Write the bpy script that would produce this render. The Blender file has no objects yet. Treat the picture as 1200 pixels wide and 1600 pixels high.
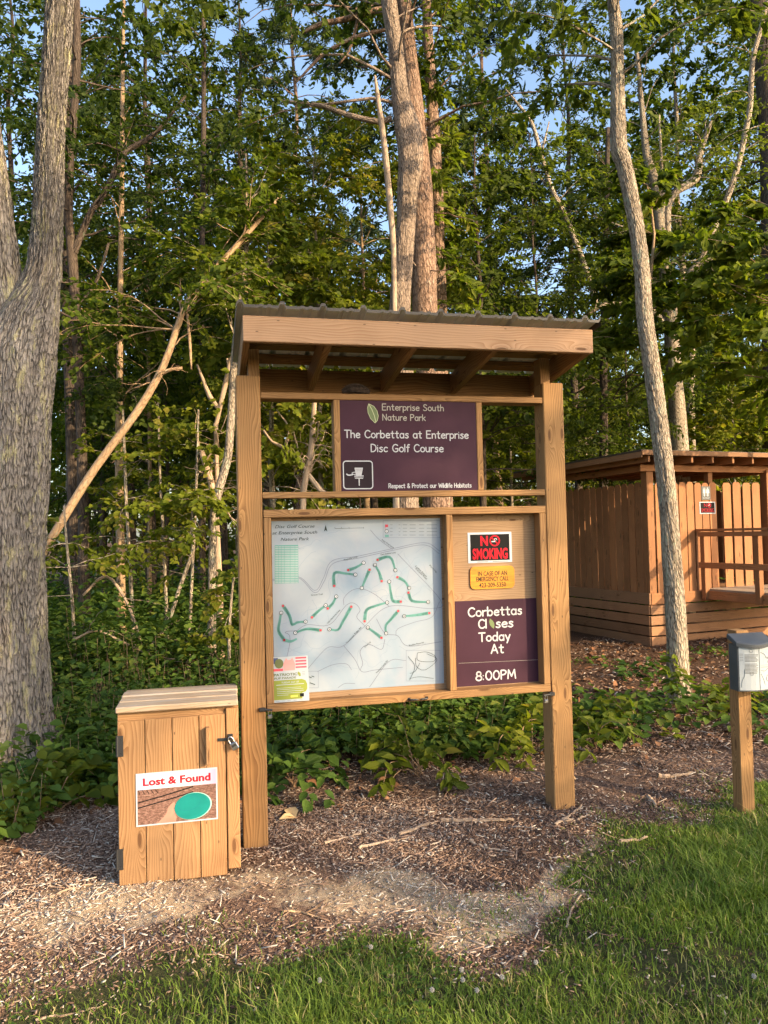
import bpy, bmesh, math, random
import numpy as np
from mathutils import Vector, Matrix, Euler
R = math.radians
SC = bpy.context.scene
COL = SC.collection

# ------------------------------------------------------------------ camera, sky, sun, exposure
FPX, PITCH, ROLL, CAMH = 1183.46, .0299, .0228, 1.7675
_c, _s = math.cos(ROLL), math.sin(ROLL)
FW = np.array([0, math.cos(PITCH), math.sin(PITCH)])
_u0 = np.array([0, -math.sin(PITCH), math.cos(PITCH)]); _r0 = np.array([1., 0, 0])
EX = _c*_r0 - _s*_u0
EY = _s*_r0 + _c*_u0
CO = np.array([0, 0, CAMH])
cam = bpy.data.cameras.new('camera'); camo = bpy.data.objects.new('camera', cam); COL.objects.link(camo)
m = Matrix.Identity(4)
for i in range(3):
    m[i][0] = EX[i]; m[i][1] = EY[i]; m[i][2] = -FW[i]; m[i][3] = CO[i]
camo.matrix_world = m
cam.sensor_fit = 'AUTO'; cam.sensor_width = 36; cam.lens = FPX/1600*36
cam.clip_start = .05; cam.clip_end = 2000
SC.camera = camo

SUN_EL, SUN_AZ = 21., 55.        # azimuth: degrees to the right of straight behind the camera
sd = np.array([math.sin(R(SUN_AZ))*math.cos(R(SUN_EL)), -math.cos(R(SUN_AZ))*math.cos(R(SUN_EL)), math.sin(R(SUN_EL))])
w = bpy.data.worlds.new('World'); SC.world = w; w.use_nodes = True
wn = w.node_tree; sky = wn.nodes.new('ShaderNodeTexSky'); sky.sky_type = 'NISHITA'; sky.sun_disc = False
sky.sun_elevation = R(SUN_EL); sky.sun_rotation = math.atan2(sd[0], sd[1])
sky.air_density = 1.0; sky.dust_density = 2.2; sky.ozone_density = .8
bg = wn.nodes['Background']; bg.inputs['Strength'].default_value = .15
wn.links.new(sky.outputs[0], bg.inputs['Color'])
sun = bpy.data.lights.new('sun', 'SUN'); sun.energy = 3.0; sun.angle = R(.6); sun.color = (1, .76, .46)
suno = bpy.data.objects.new('sun', sun); COL.objects.link(suno)
suno.rotation_euler = Vector(sd).to_track_quat('Z', 'Y').to_euler()
suno.location = (20, -20, 20)
SC.view_settings.view_transform = 'Standard'; SC.view_settings.look = 'None'
SC.view_settings.exposure = 1.5; SC.view_settings.gamma = 1; SC.view_settings.use_curve_mapping = False
SC.cycles.use_denoising = True
SC.cycles.max_bounces = 8; SC.cycles.diffuse_bounces = 4; SC.cycles.transmission_bounces = 6; SC.cycles.transparent_max_bounces = 8

# ------------------------------------------------------------------ pixel rays (photo pixels 1200 x 1600)
def ray(x, y): return FW*FPX + EX*(x-600) - EY*(y-800)
def at(x, y, Y):
    r = ray(x, y); return CO + r*(Y/r[1])
def gr(x, y, z=0):
    r = ray(x, y); return CO + r*((z-CAMH)/r[2])

# ------------------------------------------------------------------ mesh helpers
class MB:
    def __init__(s): s.v = []; s.f = []; s.uv = []; s.m = []; s.t = []
    def add(s, vs, fs, uvs=None, mat=0, tone=.5):
        o = len(s.v); s.v.extend([tuple(map(float, p)) for p in vs])
        for i, f in enumerate(fs):
            s.f.append([o+k for k in f]); s.m.append(mat); s.t.append(tone)
            s.uv.extend(uvs[i] if uvs is not None else [(0, 0)]*len(f))
    def build(s, name, mats, parent=None, smooth=False, loc=None, rz=0.):
        me = bpy.data.meshes.new(name); me.from_pydata(s.v, [], s.f)
        ul = me.uv_layers.new(name='UVMap'); ul.data.foreach_set('uv', np.array(s.uv, 'f').ravel())
        for x in (mats if isinstance(mats, (list, tuple)) else [mats]): me.materials.append(x)
        me.polygons.foreach_set('material_index', s.m)
        a = me.attributes.new('tone', 'FLOAT', 'FACE'); a.data.foreach_set('value', s.t)
        if smooth: me.polygons.foreach_set('use_smooth', [True]*len(s.f))
        me.update()
        o = bpy.data.objects.new(name, me); COL.objects.link(o)
        if parent: o.parent = parent
        if loc is not None: o.location = tuple(map(float, loc))
        o.rotation_euler = (0, 0, rz)
        return o

rng = np.random.default_rng(7); random.seed(7)
_bc = {}
def _boxgeo(h, b):
    k = (tuple(round(x, 4) for x in h), round(b, 4))
    if k not in _bc:
        bm = bmesh.new(); bmesh.ops.create_cube(bm, size=2)
        for v in bm.verts: v.co = Vector((v.co.x*h[0], v.co.y*h[1], v.co.z*h[2]))
        if b > 0: bmesh.ops.bevel(bm, geom=list(bm.edges), offset=min(b, min(h)*.6), segments=1, affect='EDGES')
        bm.normal_update()
        _bc[k] = ([v.co.copy() for v in bm.verts], [([v.index for v in f.verts], f.normal.copy()) for f in bm.faces])
        bm.free()
    return _bc[k]
def box(mb, c, size, rot=None, bev=.003, mat=0, tone=None, axis=None):
    """one board: centre, full size, optional Euler or Matrix; grain UV along the longest side"""
    h = [x/2 for x in size]; vs, fs = _boxgeo(h, bev)
    M = Matrix.Identity(3) if rot is None else (Euler(rot).to_matrix() if not isinstance(rot, Matrix) else rot)
    L = int(np.argmax(size)) if axis is None else axis
    ou, ov = random.uniform(0, 60), random.uniform(0, 60)
    uvs = []
    for idx, n in fs:
        na = max(range(3), key=lambda i: abs(n[i])); 
        if na == L: a, b = [i for i in range(3) if i != L]
        else: a = L; b = [i for i in range(3) if i not in (L, na)][0]
        uvs.append([(vs[i][a]+ou, vs[i][b]+ov+.37*na) for i in idx])
    C = Vector(tuple(map(float, c)))
    mb.add([C+M@v for v in vs], [f for f, _ in fs], uvs, mat, random.random() if tone is None else tone)
def beam(mb, a, b, w, d, up=(0, 0, 1), **k):
    """board from a to b, width w (sideways), depth d (along up)"""
    a = Vector(tuple(map(float, a))); b = Vector(tuple(map(float, b))); x = (b-a); L = x.length; x.normalize()
    y = Vector(up).cross(x).normalized(); z = x.cross(y)
    box(mb, (a+b)/2, (L, w, d), Matrix((x, y, z)).transposed(), **k)
def ridge(ang, v, cells, sy, seed):
    g = np.random.default_rng(seed); o = np.zeros(len(ang))
    for c, s_, w in ((cells, sy, .62), (cells*2, sy*2.2, .38)):
        T = g.random((c, 97)); x = ang/(2*math.pi)*c+1.6*math.sin(v*5.1)+.8*math.sin(v*13+2); y = v*s_+ .9*np.sin(ang*9); xi = np.floor(x).astype(int); yi = np.floor(y).astype(int); fx = x-xi; fy = y-yi; fx = fx*fx*(3-2*fx); fy = fy*fy*(3-2*fy)
        q = (T[xi % c, yi % 97]*(1-fx)+T[(xi+1) % c, yi % 97]*fx)*(1-fy)+(T[xi % c, (yi+1) % 97]*(1-fx)+T[(xi+1) % c, (yi+1) % 97]*fx)*fy
        o += w*(1-np.abs(q-.5)*3.2)
    return -np.clip(o, 0, 1)
def tube(mb, pts, rad, n=8, uvoff=0., rough=0., seed=0, mat=0, cap=True, tone=.5, rdg=None):
    P = np.array(pts, float); r = np.array(rad, float); K = len(P)
    T = np.gradient(P, axis=0); T /= np.linalg.norm(T, axis=1)[:, None]+1e-9
    ref = np.array([0, 1., 0]) if abs(T[0][1]) < .8 else np.array([1., 0, 0])
    g = np.random.default_rng(seed); ph = g.uniform(0, 6.28, 6)
    ang = np.arange(n)*2*math.pi/n
    ln = np.concatenate([[0], np.cumsum(np.linalg.norm(np.diff(P, axis=0), axis=1))])
    vs = []; R0 = max(r.max(), 1e-4)
    for i in range(K):
        x = np.cross(T[i], ref); x /= np.linalg.norm(x)+1e-9; y = np.cross(x, T[i]); 
        f = 1 + rough*(np.sin(2*ang+ph[0]+ln[i]*1.1)*.4+np.sin(3*ang+ph[1]-ln[i]*.9)*.35+np.sin(7*ang+ph[2]+ln[i]*.7)*.25+np.sin(ln[i]*5+ang*1+ph[3])*.25)
        rr = r[i]*f
        if rdg: rr = rr+rdg[0]*ridge(ang, ln[i], rdg[1], rdg[2], seed+9)
        vs.extend(P[i]+np.outer(rr*np.cos(ang), x)+np.outer(rr*np.sin(ang), y))
    fs = []; uvs = []
    for i in range(K-1):
        for j in range(n):
            k = (j+1) % n
            fs.append([i*n+j, i*n+k, (i+1)*n+k, (i+1)*n+j])
            u0 = j/n*6.283*R0+uvoff; u1 = (j+1)/n*6.283*R0+uvoff
            uvs.append([(u0, ln[i]+uvoff), (u1, ln[i]+uvoff), (u1, ln[i+1]+uvoff), (u0, ln[i+1]+uvoff)])
    if cap:
        fs.append([(K-1)*n+j for j in range(n)]); uvs.append([(0, 0)]*n)
    mb.add(vs, fs, uvs, mat, tone)
def smooth_path(pts, rad, step=.25):
    """Catmull-Rom through the points"""
    P = np.array(pts, float); r = np.array(rad, float)
    if len(P) < 3: 
        n = max(2, int(np.linalg.norm(P[1]-P[0])/step)+1); t = np.linspace(0, 1, n)[:, None]
        return P[0]*(1-t)+P[1]*t, r[0]*(1-t[:, 0])+r[1]*t[:, 0]
    Q = np.vstack([2*P[0]-P[1], P, 2*P[-1]-P[-2]]); out = []; ro = []
    for i in range(len(P)-1):
        a, b, c, d = Q[i:i+4]; n = max(2, int(np.linalg.norm(c-b)/step)+1)
        for t in np.linspace(0, 1, n, endpoint=False):
            out.append(.5*((2*b)+(-a+c)*t+(2*a-5*b+4*c-d)*t*t+(-a+3*b-3*c+d)*t**3)); ro.append(r[i]*(1-t)+r[i+1]*t)
    out.append(P[-1]); ro.append(r[-1])
    return np.array(out), np.array(ro)
def npmesh(name, V, F, tone, mat, parent=None, smooth=False, loc=None):
    """V (n,3), F (m,k) arrays"""
    me = bpy.data.meshes.new(name); V = np.asarray(V, np.float32); F = np.asarray(F, np.int32)
    me.vertices.add(len(V)); me.vertices.foreach_set('co', V.ravel())
    me.loops.add(F.size); me.loops.foreach_set('vertex_index', F.ravel())
    me.polygons.add(len(F)); me.polygons.foreach_set('loop_start', np.arange(0, F.size, F.shape[1], dtype=np.int32))
    me.materials.append(mat)
    a = me.attributes.new('tone', 'FLOAT', 'FACE'); a.data.foreach_set('value', np.asarray(tone, np.float32))
    if smooth: me.polygons.foreach_set('use_smooth', np.ones(len(F), bool))
    me.update(calc_edges=True)
    o = bpy.data.objects.new(name, me); COL.objects.link(o)
    if parent: o.parent = parent
    if loc is not None: o.location = tuple(map(float, loc))
    return o
def nrm(a): return a/(np.linalg.norm(a, axis=-1, keepdims=True)+1e-9)
def leaf_geo(P, D, N, S, W=.55, fold=.18):
    """6-vertex folded leaves"""
    D = nrm(D); X = nrm(np.cross(D, N)); N = np.cross(X, D); n = len(P); S = S[:, None]; W = np.broadcast_to(W, (n,))[:, None]
    def pt(x, y, z): return P + D*S*y + X*S*W*x + N*S*z
    V = np.stack([pt(0, 0, 0), pt(.42, .3, fold*.5), pt(.4, .62, fold*.45), pt(0, 1, -.12), pt(-.4, .62, fold*.45), pt(-.42, .3, fold*.5)], 1).reshape(-1, 3)
    b = (np.arange(n)*6)[:, None]
    F = np.stack([b+np.array([[0, 1, 2, 3]]), b+np.array([[0, 3, 4, 5]])], 1).reshape(-1, 4)
    return V, F
def tag(o, label=None, cat=None, group=None, kind=None):
    if label: o['label'] = label
    if cat: o['category'] = cat
    if group: o['group'] = group
    if kind: o['kind'] = kind
    return o
def empty(name, loc, rz=0., label=None, cat=None, group=None):
    o = bpy.data.objects.new(name, None); COL.objects.link(o); o.location = tuple(map(float, loc)); o.rotation_euler = (0, 0, rz)
    o.empty_display_size = .1
    return tag(o, label, cat, group)
def vnoise(x, y, sc, seed=0):
    """smooth value noise 0..1"""
    g = np.random.default_rng(seed).random((64, 64)); x = np.asarray(x)*sc; y = np.asarray(y)*sc
    xi = np.floor(x).astype(int); yi = np.floor(y).astype(int); fx = x-xi; fy = y-yi
    fx = fx*fx*(3-2*fx); fy = fy*fy*(3-2*fy)
    G = lambda a, b: g[a % 64, b % 64]
    return (G(xi, yi)*(1-fx)+G(xi+1, yi)*fx)*(1-fy)+(G(xi, yi+1)*(1-fx)+G(xi+1, yi+1)*fx)*fy

# ------------------------------------------------------------------ materials
class NT:
    def __init__(s, name):
        s.m = bpy.data.materials.new(name); s.m.use_nodes = True; s.t = s.m.node_tree
        s.b = s.t.nodes['Principled BSDF']; s.out = s.t.nodes['Material Output']
    def n(s, typ, ins=None, **props):
        x = s.t.nodes.new('ShaderNode'+typ)
        for k, v in props.items(): setattr(x, k, v)
        for k, v in (ins or {}).items():
            if hasattr(v, 'bl_idname') or isinstance(v, bpy.types.NodeSocket): s.t.links.new(v, x.inputs[k])
            else: x.inputs[k].default_value = v
        return x
    def l(s, a, b): s.t.links.new(a, b)
    def ramp(s, fac, stops, interp='LINEAR'):
        x = s.n('ValToRGB', {'Fac': fac}); e = x.color_ramp.elements; x.color_ramp.interpolation = interp
        while len(e) < len(stops): e.new(.5)
        for i, (p, c) in enumerate(stops): e[i].position = p; e[i].color = (*c, 1) if len(c) == 3 else c
        return x.outputs['Color']
    def mix(s, f, a, b, mode='MIX'):
        x = s.t.nodes.new('ShaderNodeMix'); x.data_type = 'RGBA'; x.blend_type = mode
        for sock, v in ((x.inputs[0], f), (x.inputs[6], a), (x.inputs[7], b)):
            if isinstance(v, bpy.types.NodeSocket): s.t.links.new(v, sock)
            else: sock.default_value = v if isinstance(v, (int, float)) else ((*v, 1) if len(v) == 3 else v)
        return x.outputs[2]
    def math(s, op, a, b=0., c=None):
        x = s.n('Math', operation=op)
        for i, v in enumerate((a, b) if c is None else (a, b, c)):
            if isinstance(v, bpy.types.NodeSocket): s.t.links.new(v, x.inputs[i])
            else: x.inputs[i].default_value = v
        return x.outputs[0]
    def map(s, vec, sc, loc=(0, 0, 0)):
        return s.n('Mapping', {'Vector': vec, 'Scale': sc, 'Location': loc}).outputs[0]
    def noise(s, vec, scale, detail=3., rough=.55, dist=0.):
        return s.n('TexNoise', {'Vector': vec, 'Scale': scale, 'Detail': detail, 'Roughness': rough, 'Distortion': dist}).outputs[0]
    def bump(s, h, strength=.4, dist=.01):
        s.l(s.n('Bump', {'Height': h, 'Strength': strength, 'Distance': dist}).outputs[0], s.b.inputs['Normal'])
    def set(s, col=None, rough=.6, spec=.3, metal=0.):
        if col is not None:
            if isinstance(col, bpy.types.NodeSocket): s.l(col, s.b.inputs['Base Color'])
            else: s.b.inputs['Base Color'].default_value = (*col, 1)
        if isinstance(rough, bpy.types.NodeSocket): s.l(rough, s.b.inputs['Roughness'])
        else: s.b.inputs['Roughness'].default_value = rough
        s.b.inputs['Specular IOR Level'].default_value = spec; s.b.inputs['Metallic'].default_value = metal
        return s.m
    def tone(s): return s.n('Attribute', attribute_name='tone').outputs['Fac']
    def uv(s): return s.n('TexCoord').outputs['UV']
    def obj(s): return s.n('TexCoord').outputs['Object']

def wood(name, light, dark, knot=(.10, .045, .02), weather=None, kn=1., grey=.0):
    s = NT(name); uv = s.uv()
    warp = s.noise(s.map(uv, (1.3, 5, 1)), 1., 2)
    sep = s.n('SeparateXYZ', {0: uv})
    # knots: sparse cells, rings bend round them
    kv = s.map(uv, (1.9, 7.5, 1))
    vo = s.n('TexVoronoi', {'Vector': kv, 'Scale': 1., 'Randomness': .9}, voronoi_dimensions='2D')
    sel = s.math('GREATER_THAN', s.n('SeparateColor', {0: vo.outputs['Color']}).outputs[0], .62)
    kd = s.math('MULTIPLY', s.n('MapRange', {0: vo.outputs['Distance'], 1: .02, 2: .42, 3: 1., 4: 0.}).outputs[0], sel)
    kd = s.math('POWER', kd, 2.2)
    y = s.math('ADD', s.math('MULTIPLY', sep.outputs[1], 27.), s.math('ADD', s.math('MULTIPLY', warp, 4.2), s.math('MULTIPLY', kd, 2.4)))
    x = s.math('MULTIPLY', sep.outputs[0], .9)
    cv = s.n('CombineXYZ', {0: x, 1: y, 2: 0.}).outputs[0]
    ring = s.n('TexWave', {'Vector': cv, 'Scale': .75, 'Distortion': 2.2, 'Detail': 2., 'Detail Scale': 1.2}, wave_type='BANDS', bands_direction='Y', wave_profile='SAW').outputs['Fac']
    fine = s.noise(s.map(uv, (5, 260, 1)), 1., 2, .6)
    blot = s.noise(s.map(uv, (2.5, 9, 1)), 1., 3)
    f = s.math('ADD', s.math('MULTIPLY', ring, .55), s.math('ADD', s.math('MULTIPLY', fine, .3), s.math('MULTIPLY', blot, .35)))
    col = s.ramp(f, [(.25, light), (.62, tuple((a*.6+b*.4) for a, b in zip(light, dark))), (.95, dark)])
    kmask = s.n('MapRange', {0: vo.outputs['Distance'], 1: .085*kn, 2: .05*kn, 3: 0., 4: 1.}).outputs[0]
    col = s.mix(s.math('MULTIPLY', s.math('MULTIPLY', kmask, sel), .85), col, knot)
    sp_ = s.n('TexVoronoi', {'Vector': s.map(uv, (5.2, 16, 1)), 'Scale': 1.}, voronoi_dimensions='2D')
    spk = s.math('MULTIPLY', s.n('MapRange', {0: sp_.outputs['Distance'], 1: .05, 2: .035, 3: 0., 4: .8}).outputs[0], s.math('GREATER_THAN', s.n('SeparateColor', {0: sp_.outputs['Color']}).outputs[1], .72))
    col = s.mix(spk, col, (.05, .035, .025))
    if weather:
        wz = s.noise(s.map(uv, (3, 22, 1)), 1., 4, .65)
        col = s.mix(s.n('MapRange', {0: wz, 1: .42, 2: .68, 3: 0., 4: .75}).outputs[0], col, weather)
    t = s.tone()
    col = s.mix(1., col, s.ramp(t, [(0, (.78, .76, .74)), (.5, (1, 1, 1)), (1, (1.14, 1.08, 1.02))]), 'MULTIPLY')
    # greenish-grey dirt splash low on posts etc. in large soft patches
    d = s.noise(s.map(s.obj(), (2.1, 2.1, 2.1)), 1.5, 4)
    col = s.mix(s.n('MapRange', {0: d, 1: .5, 2: .8, 3: 0., 4: .35}).outputs[0], col, tuple(.5*a for a in dark))
    m = s.set(col, .72, .22)
    s.bump(s.math('ADD', s.math('MULTIPLY', fine, .6), s.math('MULTIPLY', ring, -.5)), .35, .002)
    return m
def bark(name, light, dark, sx=22., sy=5., lichen=None, lam=.5, depth=.02, moss=None, strength=1.):
    s = NT(name); uv = s.uv()
    w_ = s.noise(s.map(uv, (6, 3, 1)), 1., 3)
    w2 = s.noise(s.map(uv, (sx*.7, sy*.7, 1)), 1., 3, .6)
    v = s.n('VectorMath', {0: s.map(uv, (sx, sy, 1)), 1: s.n('CombineXYZ', {0: s.math('ADD', s.math('MULTIPLY', w_, 3.), s.math('MULTIPLY', w2, .9)), 1: s.math('MULTIPLY', w2, 1.2), 2: 0.}).outputs[0]}, operation='ADD').outputs[0]
    e = s.n('TexVoronoi', {'Vector': v, 'Scale': 1.}, feature='DISTANCE_TO_EDGE', voronoi_dimensions='2D').outputs['Distance']
    fi = s.noise(s.map(uv, (70, 45, 1)), 1., 4, .7)
    rg = s.noise(s.map(uv, (sx*.9, sx*.11, 1), (5, 2, 0)), 1., 5, .6, 1.2)
    rg = s.n('MapRange', {0: rg, 1: .34, 2: .62, 3: 0., 4: 1.}).outputs[0]
    h = s.math('ADD', s.math('MULTIPLY', s.n('MapRange', {0: e, 1: 0., 2: .3, 3: 0., 4: 1.}).outputs[0], .5), s.math('ADD', s.math('MULTIPLY', rg, .45), s.math('MULTIPLY', fi, .55)))
    col = s.ramp(h, [(.28, dark), (.58, tuple(a*.42+b*.58 for a, b in zip(light, dark))), (.9, light)])
    big = s.noise(s.map(uv, (2.2, .7, 1)), 1.6, 5, .62)
    col = s.mix(1., col, s.ramp(big, [(.3, (.7, .68, .68)), (.7, (1.18, 1.15, 1.1))]), 'MULTIPLY')
    if lichen:
        ln = s.noise(s.map(uv, (5, 2.4, 1), (3, 7, 0)), 1.4, 8, .75)
        col = s.mix(s.n('MapRange', {0: ln, 1: .62-.2*lam, 2: .68-.2*lam, 3: 0., 4: .85}).outputs[0], col, lichen)
    if moss:
        ln = s.noise(s.map(uv, (3, 1.2, 1), (13, 27, 0)), 1.2, 6, .7)
        col = s.mix(s.n('MapRange', {0: ln, 1: .52, 2: .66, 3: 0., 4: .6}).outputs[0], col, moss)
    m = s.set(col, .9, .12); s.bump(h, strength, depth); return m
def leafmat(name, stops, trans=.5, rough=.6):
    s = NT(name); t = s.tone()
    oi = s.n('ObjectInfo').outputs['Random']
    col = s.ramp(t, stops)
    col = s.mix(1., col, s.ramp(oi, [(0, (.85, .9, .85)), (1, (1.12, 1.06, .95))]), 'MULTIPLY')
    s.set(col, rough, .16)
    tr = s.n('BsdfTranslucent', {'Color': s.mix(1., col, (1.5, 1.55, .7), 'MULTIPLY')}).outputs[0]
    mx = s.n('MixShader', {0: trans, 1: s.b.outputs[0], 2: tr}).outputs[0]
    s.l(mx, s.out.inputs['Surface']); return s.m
def plain(name, col, rough=.6, spec=.3, metal=0., var=.06, vs=6.):
    s = NT(name); n = s.noise(s.obj(), vs, 4)
    c = s.mix(s.n('MapRange', {0: n, 1: .3, 2: .7, 3: 0., 4: 1.}).outputs[0], tuple(max(0, a*(1-var*2)) for a in col), tuple(min(1, a*(1+var*2)) for a in col))
    return s.set(c, rough, spec, metal)

M = {}
M['pine'] = wood('pine_timber', (.375, .214, .09), (.158, .075, .028))
M['pine_face'] = wood('pine_facing', (.475, .295, .18), (.30, .165, .085))
M['pine_rail'] = wood('pine_rail', (.375, .215, .093), (.165, .079, .031))
M['pine_door'] = wood('pine_boards', (.385, .228, .112), (.195, .095, .041), kn=1.15)
M['pine_lid'] = wood('weathered_boards', (.40, .315, .225), (.25, .17, .11), weather=(.33, .31, .285))
M['ply'] = wood('plywood', (.35, .235, .142), (.24, .143, .078), kn=.7)
M['cedar'] = wood('stained_boards', (.385, .18, .08), (.17, .075, .032), kn=1.25)
M['cedar_dark'] = wood('stained_timber', (.36, .195, .105), (.18, .09, .045))
M['bark_lichen'] = bark('lichen_bark', (.45, .405, .365), (.040, .034, .031), 27, 11, (.58, .52, .30), .42, .03, strength=1.2)  # lichen patches, their colour lightened and yellowed to suggest sunlight on the trunk
M['bark_grey'] = bark('grey_furrowed_bark', (.54, .45, .35), (.09, .068, .05), 30, 11, (.46, .48, .36), .34, .022, strength=1.2)
M['bark_oak'] = bark('brown_furrowed_bark', (.40, .31, .245), (.07, .05, .04), 30, 11, None, 0, .02)
M['bark_pine'] = bark('red_pine_bark', (.36, .24, .175), (.09, .055, .042), 13, 8, (.42, .33, .26), .3, .03)
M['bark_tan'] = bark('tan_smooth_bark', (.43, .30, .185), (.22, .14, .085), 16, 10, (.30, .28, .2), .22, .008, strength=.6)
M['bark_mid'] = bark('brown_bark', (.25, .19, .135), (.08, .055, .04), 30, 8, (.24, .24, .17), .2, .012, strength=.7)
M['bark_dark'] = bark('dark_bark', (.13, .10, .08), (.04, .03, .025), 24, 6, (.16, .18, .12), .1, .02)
M['bark_dead'] = bark('bare_dead_wood', (.48, .36, .26), (.24, .17, .12), 40, 3, None, 0, .008, strength=.6)
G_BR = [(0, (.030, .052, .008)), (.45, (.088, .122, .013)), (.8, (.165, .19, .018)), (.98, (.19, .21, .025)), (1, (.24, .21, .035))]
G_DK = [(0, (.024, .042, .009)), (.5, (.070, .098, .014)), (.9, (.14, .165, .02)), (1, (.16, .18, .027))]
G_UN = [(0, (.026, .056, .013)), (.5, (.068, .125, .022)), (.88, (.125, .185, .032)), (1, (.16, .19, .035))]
G_PN = [(0, (.018, .040, .022)), (.6, (.05, .085, .045)), (1, (.12, .13, .05))]
M['leaf_bright'] = leafmat('bright_leaves', G_BR)
M['leaf_dark'] = leafmat('dark_leaves', G_DK)
M['leaf_under'] = leafmat('undergrowth_leaves', G_UN, .3)
M['needle'] = leafmat('pine_needles', G_PN, .2)
M['grass'] = leafmat('grass_blades', [(0, (.075, .13, .022)), (.5, (.165, .24, .04)), (.85, (.27, .33, .07)), (.93, (.34, .30, .13)), (1, (.44, .36, .2))], .3, .5)
M['black'] = plain('black_iron', (.022, .022, .024), .5, .4)
M['steel'] = plain('padlock_steel', (.42, .42, .43), .3, .5, 1.)
M['purple'] = plain('purple_sign_paint', (.048, .019, .033), .6, .12, var=.09, vs=3.)
M['darkbox'] = plain('dark_sign_square', (.026, .017, .022), .6, .1)
M['white'] = plain('white_lettering', (.45, .455, .49), .5, var=.01)
M['cream'] = plain('faded_cream_lettering', (.33, .31, .28), .5, var=.02)
M['leafprint'] = plain('printed_leaf_green', (.13, .175, .075), .5, var=.08)
M['leafvein'] = plain('printed_leaf_vein', (.45, .48, .30), .5)
M['red'] = plain('sign_red', (.46, .012, .025), .6, .1, var=.03)
M['ink'] = plain('sign_black', (.010, .010, .011), .6, .08)
M['signwhite'] = plain('sign_white', (.43, .46, .52), .4, var=.02)
M['brownink'] = plain('brown_ink', (.025, .014, .007), .6)
M['teal'] = plain('map_teal', (.11, .29, .27), .6, var=.02)
M['mapgrey'] = plain('map_grey_line', (.15, .17, .23), .6)
M['contour'] = plain('map_contour', (.20, .26, .34), .6)
M['mapred'] = plain('map_red', (.46, .06, .09), .6, .1)
M['maptext'] = plain('map_text', (.04, .055, .055), .6, .1)
M['plastic'] = plain('dark_grey_plastic', (.055, .062, .072), .42, .4, var=.08)
M['paper'] = plain('white_paper', (.34, .375, .41), .5, var=.03)
M['greyprint'] = plain('grey_print', (.15, .16, .17), .6)
M['olive'] = plain('flyer_olive', (.20, .235, .03), .5)
M['olive_dark'] = plain('flyer_dark_olive', (.10, .12, .04), .5)
M['flagred'] = plain('flyer_red', (.58, .06, .09), .5)
M['flagpink'] = plain('flyer_pink', (.55, .25, .24), .5)
M['navy'] = plain('flyer_navy', (.04, .06, .16), .5)
M['yellow'] = plain('flyer_yellow', (.62, .55, .08), .5)
M['skin'] = plain('printed_skin', (.46, .22, .165), .5, var=.06, vs=30)
M['discteal'] = plain('printed_disc_teal', (.007, .20, .185), .45, var=.06, vs=12)
M['discrim'] = plain('printed_disc_rim', (.30, .56, .50), .45)
M['discline'] = plain('printed_disc_line', (.01, .16, .20), .45)
M['roof_brown'] = plain('brown_metal_roof', (.055, .044, .035), .45, .4, var=.12)
M['roof_white'] = plain('white_metal_underside', (.80, .82, .84), .45, .3, var=.05)
M['nestmat'] = plain('nest_mud', (.035, .025, .02), .95, .1, var=.3, vs=60)
M['lostbg'] = plain('printed_pink_sky', (.70, .62, .72), .5)
s = NT('routed_yellow_board'); v = s.map(s.obj(), (3, 1, 40)); n1 = s.noise(v, 1.2, 3, .6)
M['yellowboard'] = s.set(s.ramp(n1, [(.35, (.52, .24, .012)), (.55, (.45, .18, .01)), (.7, (.36, .125, .01))]), .45, .35)
s = NT('map_paper'); o_ = s.obj(); a_ = s.noise(o_, 2.4, 5, .6, .6); b_ = s.noise(s.map(o_, (5, 5, 3)), 1.3, 3)
c_ = s.ramp(a_, [(.3, (.20, .28, .37)), (.48, (.25, .305, .38)), (.62, (.29, .33, .385)), (.8, (.21, .295, .36))])
c_ = s.mix(s.n('MapRange', {0: b_, 1: .55, 2: .75, 3: 0., 4: .3}).outputs[0], c_, (.34, .31, .36)); M['map'] = s.set(c_, .38, .35)
s = NT('printed_ground'); n1 = s.noise(s.map(s.obj(), (1, 1, 2.4)), 55, 5, .75)
M['printground'] = s.set(s.ramp(n1, [(.3, (.05, .03, .02)), (.5, (.17, .09, .07)), (.62, (.30, .18, .15)), (.75, (.36, .3, .26))]), .45, .3)
s = NT('printed_sky'); sx = s.n('SeparateXYZ', {0: s.obj()}).outputs[0]; n1 = s.noise(s.obj(), 9, 3)
M['lostsky'] = s.set(s.mix(s.math('ADD', sx, s.math('MULTIPLY', n1, .05)), (.46, .60, .80), (.46, .60, .80)), .45)
M['lostsky'] = s.set(s.ramp(s.math('ADD', s.math('MULTIPLY', sx, 2.6), s.math('ADD', s.math('MULTIPLY', n1, .2), .4)), [(.05, (.32, .46, .64)), (.35, (.52, .54, .62)), (.7, (.56, .51, .58)), (1, (.54, .32, .47))]), .45)
M['chip'] = None
s = NT('wood_chip'); t = s.tone(); c_ = s.ramp(t, [(0, (.065, .038, .027)), (.35, (.20, .122, .085)), (.7, (.36, .25, .185)), (.93, (.48, .385, .30)), (1, (.60, .53, .44))])
M['chip'] = s.set(c_, .85, .15)
s = NT('dry_leaf'); t = s.tone(); M['dryleaf'] = s.set(s.ramp(t, [(0, (.07, .035, .02)), (.5, (.19, .085, .04)), (.85, (.33, .18, .09)), (1, (.48, .34, .18))]), .8, .2)
s = NT('pebble'); t = s.tone(); M['pebble'] = s.set(s.ramp(t, [(0, (.16, .13, .10)), (.6, (.34, .28, .22)), (1, (.46, .41, .35))]), .8, .2)
s = NT('ground_soil'); o_ = s.obj()
A = lambda k: s.n('Attribute', attribute_name=k).outputs['Fac']
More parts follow.
